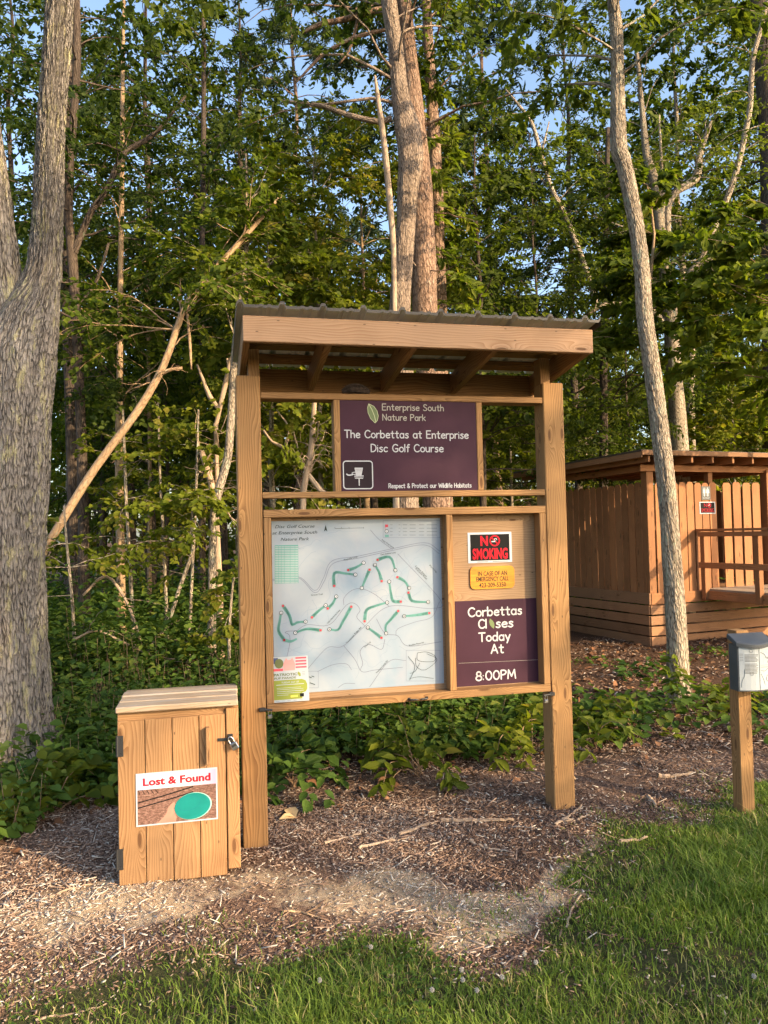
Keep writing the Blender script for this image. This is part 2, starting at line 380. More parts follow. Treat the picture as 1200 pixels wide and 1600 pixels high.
n1 = s.noise(o_, 6., 8, .7); n2 = s.noise(o_, 55., 6, .75); n3 = s.noise(o_, 1.1, 4)
vo = s.n('TexVoronoi', {'Vector': s.map(s.n('VectorMath', {0: o_, 1: s.n('TexNoise', {'Vector': o_, 'Scale': 9., 'Detail': 3.}).outputs[1]}, operation='ADD').outputs[0], (1, 1, 1)), 'Scale': 48.})
chipv = s.n('SeparateColor', {0: vo.outputs['Color']}).outputs[0]
mul = s.ramp(s.math('ADD', s.math('MULTIPLY', chipv, .5), s.math('MULTIPLY', n2, .5)), [(.25, (.075, .044, .032)), (.5, (.195, .122, .087)), (.72, (.31, .22, .165)), (.9, (.42, .33, .26))])
mul = s.mix(1., mul, s.ramp(n3, [(.3, (.78, .74, .72)), (.7, (1.15, 1.12, 1.1))]), 'MULTIPLY')
sand = s.ramp(s.math('ADD', s.math('MULTIPLY', n1, .5), s.math('MULTIPLY', n2, .5)), [(.32, (.28, .185, .11)), (.5, (.54, .40, .26)), (.68, (.66, .53, .38))])
turf = s.ramp(n2, [(.3, (.035, .04, .016)), (.55, (.075, .075, .03)), (.8, (.15, .12, .065))])
lit = s.ramp(s.math('ADD', s.math('MULTIPLY', chipv, .4), s.math('MULTIPLY', n2, .6)), [(.28, (.03, .02, .014)), (.5, (.095, .052, .032)), (.75, (.20, .115, .07))])
brk = lambda k, n=n1: s.n('MapRange', {0: s.math('ADD', A(k), s.math('MULTIPLY', s.math('SUBTRACT', n, .5), .9)), 1: .38, 2: .62, 3: 0., 4: 1.}).outputs[0]
c_ = s.mix(brk('litter'), mul, lit); c_ = s.mix(brk('sand', s.noise(o_, 14., 6, .7)), c_, sand); c_ = s.mix(brk('turf'), c_, turf)
M['ground'] = s.set(c_, .95, .1)
s.bump(s.math('ADD', s.math('MULTIPLY', vo.outputs['Distance'], .6), n2), .9, .012)
# ------------------------------------------------------------------ ground sheet
TB = np.array([(-40, -6), (-8, 1.2), (-4, 1.9), (-1.5, 2.75), (-1.336, 2.84), (-.986, 3.24), (-.595, 3.325), (-.16, 3.5), (.223, 3.2), (.388, 3.24), (.68, 3.48), (1.063, 4.1), (1.42, 4.38), (1.94, 4.78), (2.76, 5.5), (4, 6.4), (8, 8.5), (40, 16)])
SB = np.array([(-3, 3.6), (-1.5, 3.72), (-1.2, 3.78), (-.6, 3.78), (0, 3.66), (.5, 3.52), (.85, 3.75), (1.05, 4.05), (1.3, 4.5)])
UB = np.array([(-40, 2.5), (-6, 3.4), (-3.2, 3.8), (-2.25, 4.42), (-2.04, 4.78), (-1.75, 4.98), (-.88, 5.3), (-.5, 5.46), (.51, 5.55), (.7, 5.9), (1.2, 6.6), (1.6, 7.6), (2.2, 14.5), (40, 15.5)])
pl = lambda A_, x: np.interp(x, A_[:, 0], A_[:, 1])
def ss(a, b, x): t = np.clip((x-a)/(b-a), 0, 1); return t*t*(3-2*t)
def m_turf(x, y): return ss(.16, -.14, y-pl(TB, x)+(vnoise(x, y, 2.2, 3)-.5)*.5+(vnoise(x, y, 7, 4)-.5)*.22)
def m_sand(x, y): return np.clip(np.exp(-((y-pl(SB, x)+(vnoise(x, y, 1.7, 5)-.5)*.4+(vnoise(x, y, 6, 8)-.5)*.25)/.25)**2)*ss(-2.4, -1.2, x)*ss(1.35, .9, x)*1.25*(.45+.55*ss(.25, .5, vnoise(x, y, 2.3, 9))) + .22*ss(.4, .65, vnoise(x, y, 1.4, 6))*ss(.5, -.4, x)*ss(2.6, 3., y)*ss(4.1, 3.6, y), 0, 1)
def m_lit(x, y): return np.maximum(ss(-.1, .35, y-pl(UB, x)), ss(5.6, 6.4, y))
def gz(x, y):
    x = np.asarray(x, float); y = np.asarray(y, float)
    r = np.hypot(x, y-5)
    return (vnoise(x, y, .8, 11)-.5)*.05*ss(1.5, 4, y) + (vnoise(x, y, 3.1, 12)-.5)*.022 + (vnoise(x, y, 9, 13)-.5)*.012 + ss(16, 60, r)*(vnoise(x, y, .04, 14)-.3)*2.5
def axis_(lo, hi, st, far):
    a = list(np.arange(lo, hi, st)); q = hi; st2 = st
    while q < far: st2 *= 1.25; q += st2; a.append(q)
    q = lo; st2 = st; b = []
    while q > -far: st2 *= 1.25; q -= st2; b.append(q)
    return np.array(b[::-1]+a)
gx = axis_(-4.5, 5.5, .045, 420); gy = axis_(2.2, 9.5, .045, 420)
X, Y = np.meshgrid(gx, gy); Zg = gz(X, Y)
V = np.stack([X, Y, Zg], -1).reshape(-1, 3); nx, ny = len(gx), len(gy)
ii = (np.arange(ny-1)[:, None]*nx+np.arange(nx-1)[None]).ravel()
F = np.stack([ii, ii+1, ii+nx+1, ii+nx], 1)
g = npmesh('ground', V, F, np.zeros(len(F)), M['ground'], smooth=True)
for k, fn in (('turf', m_turf), ('sand', m_sand), ('litter', m_lit)):
    a = g.data.attributes.new(k, 'FLOAT', 'POINT'); a.data.foreach_set('value', fn(X, Y).ravel().astype(np.float32))
tag(g, kind='structure')

def inview(x, y, pad=.1): return (np.abs(x)/np.maximum(y, .1) < .507+pad)
# ------------------------------------------------------------------ kiosk
KO = np.array([-.8406, 4.3546, 0.]); KY = .2257
KU = np.array([math.cos(KY), math.sin(KY), 0]); KN = np.array([math.sin(KY), -math.cos(KY), 0])
def kp(px, py, v=0.):
    r = ray(px, py); t = ((KO-CO)@KN+v)/(r@KN); P = CO+r*t-KO; return float(P@KU), float(P[2])
def kw(u, v, z): return KO+KU*u+KN*v+np.array([0, 0, z])        # kiosk local (u right, v to the front, z) -> world
KS = 2.0543
kio = empty('information_kiosk', KO, KY, 'roofed timber notice kiosk on two thick posts with a map case', 'kiosk')
def kb(name, mat, boards, **k):
    b = MB()
    for c, sz in boards: box(b, c, sz, **k)
    return b.build(name, mat, kio)
for u in (.07, KS-.07):
    b = MB(); box(b, (u, .07, 1.33), (.14, .14, 2.76), bev=.006); box(b, (u+(.036 if u < 1 else -.036), .085, 2.79), (.066, .10, .17), bev=.003, axis=2, tone=.2); b.build('post', M['pine'], kio)
ux0, ux1, uy = .03, 2.083, -.349
RS = math.tan(R(7.))                       # roof falls to the back
zb = lambda y: 2.826 - (y-uy)*RS           # underside of the rafters
b = MB(); box(b, ((ux0+ux1)/2, uy+.019, 2.89), (ux1-ux0, .038, .14), bev=.003); b.build('fascia_board', M['pine_face'], kio)
YB = .50
for i, u in enumerate((ux0+.019, .5, .99, 1.48, ux1-.019)):
    b = MB(); d = .135
    beam(b, (u, uy+.039, zb(uy+.039)+d/2), (u, YB, zb(YB)+d/2), .038, d, tone=.4)
    b.build('rafter', M['pine_rail'], kio)
b = MB(); box(b, ((ux0+ux1)/2, YB+.02, zb(YB)+.035), (ux1-ux0, .038, .21)); b.build('back_board', M['pine_rail'], kio)
for y in (-.10, .12, .36):
    b = MB(); box(b, ((ux0+ux1)/2, y, zb(y)+.135+.019), (ux1-ux0-.02, .085, .036), rot=(-math.atan(RS), 0, 0), tone=.3); b.build('purlin', M['pine_rail'], kio)
# corrugated roof: ribs every 0.222 m
prof = []; u = ux0-.035
while u < ux1-.02:
    prof += [(u, 0), (u+.012, .024), (u+.032, .024), (u+.044, 0)]
    for k in (.088, .133): prof += [(u+k+.03, 0), (u+k+.035, .005), (u+k+.05, .005), (u+k+.055, 0)]
    u += .2225
prof = [q for q in prof if q[0] < ux1+.02]+[(ux1+.022, .0), (ux1+.034, .02)]
for nm, mt, dz, mm in (('roof_sheet', 'roof_brown', .004, 1), ('roof_lining', 'roof_white', 0., 1)):
    b = MB(); vs = []
    y0, y1 = uy-.035-(.0 if dz else -.004), YB+.06
    for y in np.linspace(y0, y1, 5):
        for q in prof: vs.append((q[0], y, zb(y)+.175+q[1]+dz))
    n = len(prof); fs = [[r*n+i, r*n+i+1, (r+1)*n+i+1, (r+1)*n+i] for r in range(4) for i in range(n-1)]
    if dz:   # turned front and side edges
        o = len(vs)
        for q in prof: vs.append((q[0], y0, zb(y0)+.175+q[1]-.012))
        fs += [[i, i+1, o+i+1, o+i] for i in range(n-1)]
        o = len(vs); zl = zb(y0)+.175-.03; zl1 = zb(y1)+.175-.03
        vs += [(prof[0][0], y0, zl), (prof[0][0], y1, zl1), (prof[-1][0], y0, zl), (prof[-1][0], y1, zl1)]
        fs += [[0, 4*n, o+1, o], [n-1, 5*n-1, o+3, o+2]]
    b.add(vs, fs); b.build(nm, M[mt], kio)
kb('top_rail', M['pine_rail'], [((KS/2, .05, 2.597), (KS-.284, .089, .037))])
kb('middle_rail', M['pine_rail'], [((KS/2, .05, 2.012), (KS-.284, .089, .036))])
for u in (.589, 1.486): kb('stile', M['pine_rail'], [((u, .05, (2.578+2.03)/2), (.038, .085, 2.578-2.03-.001))])
# display case
cs = M['pine_rail']; u0, u1, z0, z1 = .145, KS-.145, .762, 1.927
for nm, c, sz in (('case_frame', ((u0+u1)/2, .042, z1-.0225), (u1-u0, .088, .045)), ('case_frame', ((u0+u1)/2, .042, z0+.0225), (u1-u0, .088, .045)),
                  ('case_frame', (u0+.0215, .042, (z0+z1)/2), (.043, .086, z1-z0-.092)), ('case_frame', (u1-.0215, .042, (z0+z1)/2), (.043, .086, z1-z0-.092)),
                  ('divider', (1.272, .043, (z0+z1)/2), (.04, .082, z1-z0-.092))):
    kb(nm, cs, [(c, sz)])
b = MB(); box(b, ((u0+u1)/2, .092, (z0+z1)/2), (u1-u0-.002, .012, z1-z0-.002), bev=.001); b.build('back_panel', M['ply'], kio)
def loc(p): return (p[0], -p[1], p[2])
# pull handle under the case and two corner latches
b = MB(); hu, hz = kp(655, 1093, .03)
tube(b, *smooth_path([(hu-.055, -.002, hz), (hu-.05, -.026, hz+.001), (hu, -.03, hz+.001), (hu+.05, -.026, hz+.001), (hu+.055, -.002, hz)], [.006]*5, .02), n=8)
for d in (-.055, .055): box(b, (hu+d, -.002, hz), (.018, .006, .018), bev=.002)
b.build('pull_handle', M['black'], kio, smooth=False)
for (px, py, sgn) in ((413, 1108, 1), (858, 1084, -1)):
    a_, z_ = kp(px, py, .0); b = MB()
    box(b, (a_-.012*sgn, -.012, z_), (.04, .02, .022), bev=.004); tube(b, [(a_+.0*sgn, -.016, z_), (a_+.045*sgn, -.018, z_-.004)], [.007, .006], 8)
    b.build('latch', M['black'], kio)
    q = empty('padlock', kw(a_+.03*sgn, .02, z_-.025), KY, 'small steel padlock on the black latch at the %s lower corner of the map case' % ('left' if sgn > 0 else 'right'), 'padlock')
    b = MB(); box(b, (0, 0, -.016), (.026, .012, .022), bev=.004); b.build('lock_body', M['steel'], q)
    b = MB(); tube(b, *smooth_path([(-.008, 0, -.006), (-.008, 0, .012), (0, 0, .02), (.008, 0, .012), (.008, 0, -.006)], [.0025]*5, .005), n=6); b.build('shackle', M['steel'], q)

# ------------------------------------------------------------------ lettering
def el(cx, cy, rx, ry, a0=0, a1=360, n=14): return [(cx+rx*math.cos(R(a0+(a1-a0)*i/n)), cy+ry*math.sin(R(a0+(a1-a0)*i/n))) for i in range(n+1)]
HUMP = [(0, .40), (.07, .55), (.19, .62), (.30, .57), (.35, .43), (.36, 0)]
CC = [(.52, .84), (.42, .96), (.29, 1), (.13, .9), (.03, .7), (0, .48), (.05, .22), (.16, .05), (.31, 0), (.44, .04), (.54, .15)]
GL = {'E': (.5, [[(.44, 0), (0, 0), (0, 1), (.43, 1)], [(0, .53), (.37, .53)]]), 'n': (.42, [[(0, 0), (0, .62)], HUMP]), 't': (.38, [[(.15, .9), (.15, .1), (.2, .01), (.31, .02)], [(0, .62), (.32, .62)]]),
 'e': (.44, [[(.02, .3), (.4, .37), (.37, .53), (.22, .62), (.08, .54), (0, .32), (.05, .1), (.19, 0), (.3, .02), (.39, .1)]]), 'r': (.32, [[(0, 0), (0, .62)], [(0, .4), (.09, .56), (.2, .62), (.29, .6)]]),
 'p': (.45, [[(0, -.32), (0, .62)], el(.2, .31, .2, .31)]), 'i': (.08, [[(0, 0), (0, .6)], [(0, .84), (0, .85)]]), 's': (.36, [[(.31, .55), (.19, .62), (.06, .56), (.05, .43), (.27, .27), (.31, .13), (.2, 0), (.08, .01), (0, .08)]]),
 'S': (.5, [[(.42, .88), (.26, 1), (.1, .95), (.04, .78), (.1, .62), (.36, .42), (.44, .24), (.36, .06), (.2, 0), (.06, .04), (0, .14)]]), 'o': (.46, [el(.21, .31, .21, .31)]), 'u': (.44, [[(0, .62), (0, .2), (.07, .04), (.18, 0), (.29, .06), (.36, .2)], [(.36, .62), (.36, 0)]]),
 'h': (.42, [[(0, 0), (0, 1)], HUMP]), 'N': (.56, [[(0, 0), (0, 1), (.48, 0), (.48, 1)]]), 'a': (.47, [el(.2, .31, .2, .31), [(.4, .62), (.4, 0)]]), 'P': (.48, [[(0, 0), (0, 1), (.26, 1), (.41, .9), (.43, .72), (.34, .55), (.2, .49), (0, .48)]]),
 'k': (.4, [[(0, 0), (0, 1)], [(.33, .62), (.02, .28)], [(.1, .36), (.36, 0)]]), 'T': (.56, [[(.26, 0), (.26, 1)], [(0, 1), (.53, 1)]]), 'C': (.57, [CC]), 'b': (.46, [[(0, 0), (0, 1)], el(.2, .31, .2, .31)]),
 'D': (.56, [[(0, 0), (0, 1), (.2, 1), (.38, .9), (.48, .7), (.5, .45), (.42, .18), (.25, .03), (0, 0)]]), 'c': (.4, [[(.36, .52), (.22, .62), (.08, .54), (0, .31), (.06, .08), (.2, 0), (.36, .09)]]), 'G': (.6, [CC+[(.54, .42), (.3, .42)]]),
 'l': (.08, [[(0, 0), (0, 1)]]), 'f': (.3, [[(.32, .95), (.22, 1), (.14, .9), (.12, 0)], [(0, .62), (.28, .62)]]), 'R': (.5, [[(0, 0), (0, 1), (.26, 1), (.41, .9), (.43, .72), (.34, .55), (.2, .49), (0, .48)], [(.2, .48), (.46, 0)]]),
 '&': (.56, [[(.5, 0), (.1, .66), (.1, .88), (.22, 1), (.35, .9), (.33, .7), (.06, .38), (0, .16), (.14, 0), (.32, .05), (.5, .4)]]), 'W': (.8, [[(0, 1), (.18, 0), (.37, .8), (.56, 0), (.76, 1)]]), 'd': (.47, [el(.2, .31, .2, .31), [(.4, 1), (.4, 0)]]),
 'H': (.54, [[(0, 0), (0, 1)], [(.46, 0), (.46, 1)], [(0, .52), (.46, .52)]]), 'A': (.54, [[(0, 0), (.25, 1), (.5, 0)], [(.09, .33), (.41, .33)]]), 'y': (.42, [[(0, .62), (.19, .03)], [(.39, .62), (.12, -.32)]]),
 '8': (.52, [el(.24, .76, .18, .24), el(.24, .26, .24, .26)]), ':': (.12, [[(0, .1), (0, .11)], [(0, .52), (0, .53)]]), '0': (.56, [el(.25, .5, .25, .5)]), 'M': (.72, [[(0, 0), (.07, 1), (.32, .25), (.58, 1), (.66, 0)]]), ' ': (.3, []), '#': (.42, [])}
def ribbon(mb, pts, wd, y=0., mat=0, round_=True, tone=.5):
    """flat line in the x-z plane at depth y"""
    for a, b in zip(pts[:-1], pts[1:]):
        dx, dz = b[0]-a[0], b[1]-a[1]; L = math.hypot(dx, dz)
        if L < 1e-9: continue
        nx_, nz_ = -dz/L*wd/2, dx/L*wd/2
        mb.add([(a[0]-nx_, y, a[1]-nz_), (b[0]-nx_, y, b[1]-nz_), (b[0]+nx_, y, b[1]+nz_), (a[0]+nx_, y, a[1]+nz_)], [[0, 1, 2, 3]], mat=mat, tone=tone)
    if round_:
        for k, p in enumerate(pts):
            yy = y-.00012
            mb.add([(p[0]+wd/2*math.cos(i*math.pi/4), yy, p[1]+wd/2*math.sin(i*math.pi/4)) for i in range(8)], [list(range(8))], mat=mat, tone=tone)
def stroke_text(mb, txt, x0, x1, z, cap, wd, y=0., mat=0, gap=.1):
    W = sum(GL[ch][0]+gap for ch in txt)-gap; k = (x1-x0)/W; x = x0
    for ch in txt:
        wch, st = GL[ch]
        for p in st: ribbon(mb, [(x+a*k, z+b_*cap) for a, b_ in p], wd, y, mat)
        x += (wch+gap)*k
def poly(mb, pts, y=0., mat=0): mb.add([(p[0], y, p[1]) for p in pts], [list(range(len(pts)))], mat=mat)
def rrect(x0, x1, z0, z1, r, n=5):
    o = []
    for cx, cz, a in ((x1-r, z1-r, 0), (x0+r, z1-r, 90), (x0+r, z0+r, 180), (x1-r, z0+r, 270)): o += el(cx, cz, r, r, a, a+90, n)
    return o
def font_text(mb, txt, cx, z, h, width=None, y=0., mat=0, bold=0., shear=0., rot=0., align='CENTER', space=1.):
    """built-in outline letters: h = cap height, width = fitted width"""
    cu = bpy.data.curves.new('t', 'FONT'); cu.body = txt; cu.size = 1; cu.offset = bold; cu.shear = shear; cu.space_character = space; cu.resolution_u = 3
    ob = bpy.data.objects.new('t', cu); COL.objects.link(ob); dg = bpy.context.evaluated_depsgraph_get(); dg.update()
    me = ob.evaluated_get(dg).to_mesh(); co = np.array([v.co[:] for v in me.vertices]) if len(me.vertices) else np.zeros((0, 3)); fs = [list(p.vertices) for p in me.polygons]
    ob.evaluated_get(dg).to_mesh_clear(); bpy.data.objects.remove(ob); bpy.data.curves.remove(cu)
    if not len(co): return
    capH = .69; sx_ = h/capH; lo, hi = co[:, 0].min(), co[:, 0].max()
    kx = width/(hi-lo) if width else sx_
    xx = (co[:, 0]-(lo+hi)/2)*kx; zz = co[:, 1]*sx_
    if align == 'LEFT': xx += (hi-lo)/2*kx
    c, s_ = math.cos(rot), math.sin(rot)
    mb.add(np.stack([cx+xx*c-zz*s_, np.full(len(xx), y), z+xx*s_+zz*c], 1), fs, mat=mat)
class Sign:
    """flat board in the kiosk plane at depth v; drawing happens in kiosk (u, z) and is shifted to the board's own origin"""
    def __init__(s, name, label, cat, u0, u1, z0, z1, v, th, mat, yaw=KY, O=None, U=None, Nn=None, corner=.0, tilt=0.):
        s.o = ((u0+u1)/2, z0); s.v = v; hu = (u1-u0)/2; H = z1-z0; s.hu = hu; s.H = H
        b = MB()
        P = rrect(-hu, hu, 0, H, corner) if corner else [(hu, H), (-hu, H), (-hu, 0), (hu, 0)]
        n = len(P); b.add([(p[0], 0, p[1]) for p in P]+[(p[0], th, p[1]) for p in P], [list(range(n))]+[list(range(2*n-1, n-1, -1))]+[[i, n+i, n+(i+1) % n, (i+1) % n] for i in range(n)])
        O = KO if O is None else O; U = KU if U is None else U; Nn = KN if Nn is None else Nn
        s.root = b.build(name, M[mat], None, loc=O+U*s.o[0]+Nn*v+np.array([0, 0, z0]), rz=yaw); tag(s.root, label, cat)
        if tilt: s.root.rotation_euler = (tilt, 0, yaw)
    def part(s, name, mb, mat, lift=.0015):
        mb.v = [(x-s.o[0], y-lift, z-s.o[1]) for x, y, z in mb.v]
        return mb.build(name, M[mat], s.root)

# purple course sign
VS = -.012
sg = Sign('course_sign', 'purple sign board between two stiles under the kiosk roof naming the disc golf course', 'sign', .609, 1.466, 2.031, 2.577, VS, .012, 'purple')
def S(px, py): return kp(px, py, VS)
def line(mb, txt, xl, xr, yb, capx, wd, y=0.):
    a = S(xl, yb); b_ = S(xr, yb); c0 = S((xl+xr)/2, yb)[1]; c1 = S((xl+xr)/2, yb-capx)[1]
    stroke_text(mb, txt, a[0], b_[0], c0, c1-c0, wd, y)
b = MB(); line(b, 'Enterprise South', 597.5, 693.5, 641.5, 9.6, .0052); sg.part('park_lettering', b, 'cream'); b = MB(); line(b, 'Nature Park', 598, 665, 657, 9.4, .0052); sg.part('park_lettering', b, 'cream')
b = MB(); line(b, 'The Corbettas at Enterprise', 538.5, 732, 684.5, 11.5, .0064); sg.part('course_lettering', b, 'white'); b = MB(); line(b, 'Disc Golf Course', 580, 693, 706, 11.5, .0064); sg.part('course_lettering', b, 'white')
b = MB(); line(b, 'Respect & Protect our Wildlife Habitats', 607.5, 736.5, 762, 6.6, .0046); sg.part('motto_lettering', b, 'white')
def leafshape(pts_px, plane): return [plane(*p) for p in pts_px]
b = MB(); poly(b, leafshape([(576, 631), (574.3, 637), (575, 645), (579, 654), (586, 661), (589.5, 657), (591, 650), (589, 642), (584, 635)], S)); sg.part('leaf_emblem', b, 'leafprint')
b = MB(); ribbon(b, leafshape([(576.5, 632), (581, 640), (585, 650), (587, 659)], S), .004); 
ribbon(b, leafshape([(576, 631), (574.3, 637), (575, 645), (579, 654), (586, 661), (589.5, 657), (591, 650), (589, 642), (584, 635), (576, 631)], S), .003); sg.part('leaf_vein', b, 'leafvein', .002)
a0 = S(536, 766); a1 = S(583, 720)
b = MB(); P = rrect(a0[0]+.004, a1[0]-.006, a0[1]+.008, a1[1]-.002, .018); poly(b, P); sg.part('emblem_square', b, 'darkbox', .001)
b = MB(); ribbon(b, P+[P[0]], .0065)
# basket: top band, tapering chains, tray, pole, flying disc
T = lambda x, y: S(520+x/5, 610+y/5)
poly(b, [T(170, 604), T(234, 604), T(234, 612), T(170, 612)])
for i in range(9):
    t_ = i/8; ribbon(b, [T(173+58*t_, 612), T(184+36*t_, 668)], .0042, round_=False)
poly(b, [T(168, 666), T(240, 664), T(240, 671), T(168, 673)])
poly(b, [T(172, 684), T(236, 684), T(236, 690), T(172, 690)])
for i in range(7): t_ = i/6; ribbon(b, [T(172+64*t_, 670), T(174+60*t_, 688)], .003, round_=False)
ribbon(b, [T(205, 690), T(206, 742)], .006)
ribbon(b, [T(108+ (q[0]*26), 655+q[1]*7) for q in [(0, 0), (.4, 1), (1, 1.1), (1.8, .3)]], .008)
ribbon(b, [T(172+23*math.cos(R(k)), 648+9*math.sin(R(k))) for k in range(0, 361, 30)], .0045)
sg.part('basket_emblem', b, 'white', .003)

# back of the map case: map, flyer and the three boards
VM = -.083
SM = lambda px, py: kp(px, py, VM)
mu0, mu1, mz0, mz1 = .197, 1.238, .842, 1.862
mpS = Sign('course_map', 'large pale blue paper map with teal fairways pinned inside the case', 'map', mu0, mu1, mz0, mz1, VM, .002, 'map')
def mp(x, y): return SM(400+x*.26667, 780+y*.26667)
def rib(mb, pts, wd, rnd=True, y=0.): ribbon(mb, [mp(*p) for p in pts], wd, y, round_=rnd)
def sm(pts, k=5):
    P, _ = smooth_path([(p[0], p[1], 0) for p in pts], [1]*len(pts), 18); return [(p[0], p[1]) for p in P]
holes = [([(630, 372), (585, 400), (540, 415)], '1'), ([(582, 442), (530, 436), (470, 428), (455, 450), (458, 508)], '2'), ([(470, 570), (450, 610), (420, 640)], '3'), ([(408, 622), (360, 660), (328, 692)], '4'),
 ([(290, 717), (240, 722), (212, 735), (195, 680), (158, 625)], '5'), ([(147, 666), (140, 710), (132, 770), (165, 825)], '6'), ([(230, 782), (300, 760), (378, 768)], '7'), ([(430, 762), (480, 765), (510, 715), (558, 630)], '8'),
 ([(620, 520), (640, 470), (665, 413)], '9'), ([(697, 385), (722, 430), (736, 480)], '10'), ([(780, 483), (792, 560), (805, 597), (848, 600)], '11'), ([(1008, 602), (930, 600), (905, 585), (893, 547)], '14'), ([(897, 520), (870, 480), (828, 457)], '13'),
 ([(816, 416), (795, 350), (765, 338), (712, 355)], '12'), ([(768, 605), (700, 625), (648, 650), (636, 715)], '15'), ([(655, 752), (700, 785), (735, 812)], '16'), ([(762, 785), (760, 740), (790, 705), (833, 655)], '17'), ([(868, 685), (930, 680), (1015, 667)], '18'), ([(235, 820), (205, 833), (165, 825)], '0')]
b = MB(); g_ = np.random.default_rng(8)
for k in range(46):
    x, y = g_.uniform(110, 1060), g_.uniform(150, 1080); a_ = g_.uniform(0, 6.28); pts = [(x, y)]
    for i in range(7):
        a_ += g_.normal(0, .55); x += 26*math.cos(a_); y += 26*math.sin(a_)
        if not (100 < x < 1070 and 140 < y < 1090): break
        pts.append((x, y))
    if len(pts) > 3: rib(b, sm(pts), .0016, False)
mpS.part('contour_lines', b, 'contour', .0003)
for pts, n_ in holes:
    b = MB(); q = sm(pts)
    for i_ in range(len(q)-1): rib(b, q[i_:i_+2], .012+.010*i_/max(1, len(q)-1))
    mpS.part('fairway', b, 'teal', .001)
b = MB()
for pts in ([(85, 480), (245, 460), (345, 548), (400, 480), (450, 378), (600, 345), (800, 300), (985, 268), (1075, 320)], [(95, 470), (250, 455), (345, 535), (395, 462), (445, 362), (600, 333), (800, 290), (990, 255), (1078, 305)],
            [(670, 180), (720, 235), (800, 295)], [(830, 320), (1080, 590), (1030, 640), (780, 628), (630, 750), (510, 860), (430, 865), (380, 905), (290, 1010)], [(240, 770), (300, 735), (430, 735), (530, 620), (580, 612), (610, 650), (590, 690), (640, 745)],
            [(515, 620), (515, 580), (560, 535), (620, 525), (700, 560), (780, 628)], [(130, 1130), (200, 830), (170, 780), (240, 770)], [(515, 860), (580, 940), (620, 1010), (700, 1000), (860, 985)], [(665, 1100), (780, 950), (880, 945)], [(705, 700), (755, 785), (830, 800), (890, 860), (1085, 835)],
            [(755, 820), (735, 880), (660, 850), (610, 890), (625, 960), (610, 1000)], [(360, 1010), (450, 970), (530, 965), (560, 1000)], [(480, 1105), (520, 1080), (580, 1080)], [(1075, 600), (1030, 690), (930, 720), (830, 760), (820, 800)]):
    rib(b, sm(pts) if len(pts) > 2 else pts, .0032, False)
for (x0, y0, x1, y1) in ((745, 125, 1078, 225), (880, 885, 1078, 1065), (305, 1008, 365, 1105)):
    rib(b, [(x0, y0), (x1, y0), (x1, y1), (x0, y1), (x0, y0)], .0018, False)
mpS.part('road_lines', b, 'mapgrey', .0006)
b = MB()
for (x, y, a0_, t_) in ((228, 160, 0, 'Disc Golf Course'), (228, 196, 0, 'at Enterprise South'), (228, 234, 0, 'Nature Park')):
    c = mp(x, y+8); w_ = {'D': 222, 'a': 252, 'N': 160}[t_[0]]; font_text(b, t_, c[0], c[1], .0185, w_*.26667/1183*4.7, shear=.28)
for (x, y, rot, t_, w_) in ((555, 350, 12, 'Magnolia Loop', 80), (775, 322, 7, 'Oak Hollow Loop', 90), (770, 265, -35, 'Field Trial Lane', 85), (965, 425, -45, 'Loftis Estes', 90), (965, 440, -45, 'Entrance Road', 90), (1035, 410, -45, 'Parking', 60), (458, 690, 45, 'Lake Harmony Loop', 100), (575, 800, 45, 'Tennessee Ridge Rd', 120), (940, 852, 8, 'Boulder Point Rd', 90), (740, 985, 45, 'Veterans Loop Rd', 95), (655, 855, 38, 'Gravel Trail', 45), (357, 563, 3, 'Gravel Trail', 65)):
    c = mp(x, y); font_text(b, t_, c[0], c[1], .0095, w_*.26667/1183*4.75, rot=R(rot))
poly(b, [mp(408, 150), mp(418, 190), mp(408, 180), mp(398, 190)])
rib(b, [(462, 172), (630, 168)], .0018, False)
for x in (462, 500, 545, 630): rib(b, [(x, 163), (x, 172)], .0018, False)
for y in (150, 170, 190, 210):
    for x0, x1 in ((785, 800), (835, 845), (860, 885), (900, 935), (955, 985), (1000, 1060)): rib(b, [(x0, y), (x1, y)], .0016, False)
for pts in ([(890, 920), (930, 980), (900, 1060)], [(945, 900), (950, 945), (1040, 950), (1050, 920), (1000, 895), (945, 900)], [(900, 1050), (960, 1040), (1040, 1050)], [(935, 930), (940, 980), (990, 1000), (1060, 940), (1000, 905)], [(900, 1020), (930, 1010), (960, 960)]):
    rib(b, sm(pts), .0022, False)
for x, y in ((310, 1040), (325, 1035), (330, 1080), (315, 1075)): rib(b, [(x, y), (x+16, y+6)], .004, False)
mpS.part('map_lettering', b, 'maptext', .0022)
b = MB()
for pts, n_ in holes:
    e = pts[-1]; c = mp(*e); d = .0085; d = .0068; poly(b, [(c[0]-d, c[1]-d), (c[0]+d, c[1]-d), (c[0]+d, c[1]+d), (c[0]-d, c[1]+d)])
c = mp(765, 158); poly(b, [(c[0]-.009, c[1]-.006), (c[0]+.009, c[1]-.006), (c[0]+.009, c[1]+.01), (c[0]-.009, c[1]+.01)]); rib(b, [(757, 148), (757, 178)], .002)
mpS.part('flag_markers', b, 'mapred', .0018)
b = MB(); c2 = MB()
for pts, n_ in holes[:-1]+[([(765, 188)], '1')]:
    c = mp(*pts[0]); poly(b, el(c[0], c[1], .0105, .0105)); ribbon(c2, el(c[0], c[1], .0105, .0105), .0032, round_=False)
    font_text(c2, n_, c[0], c[1]-.005, .0095, bold=.01)
mpS.part('tee_discs', b, 'signwhite', .002); mpS.part('tee_numbers', c2, 'maptext', .0026)
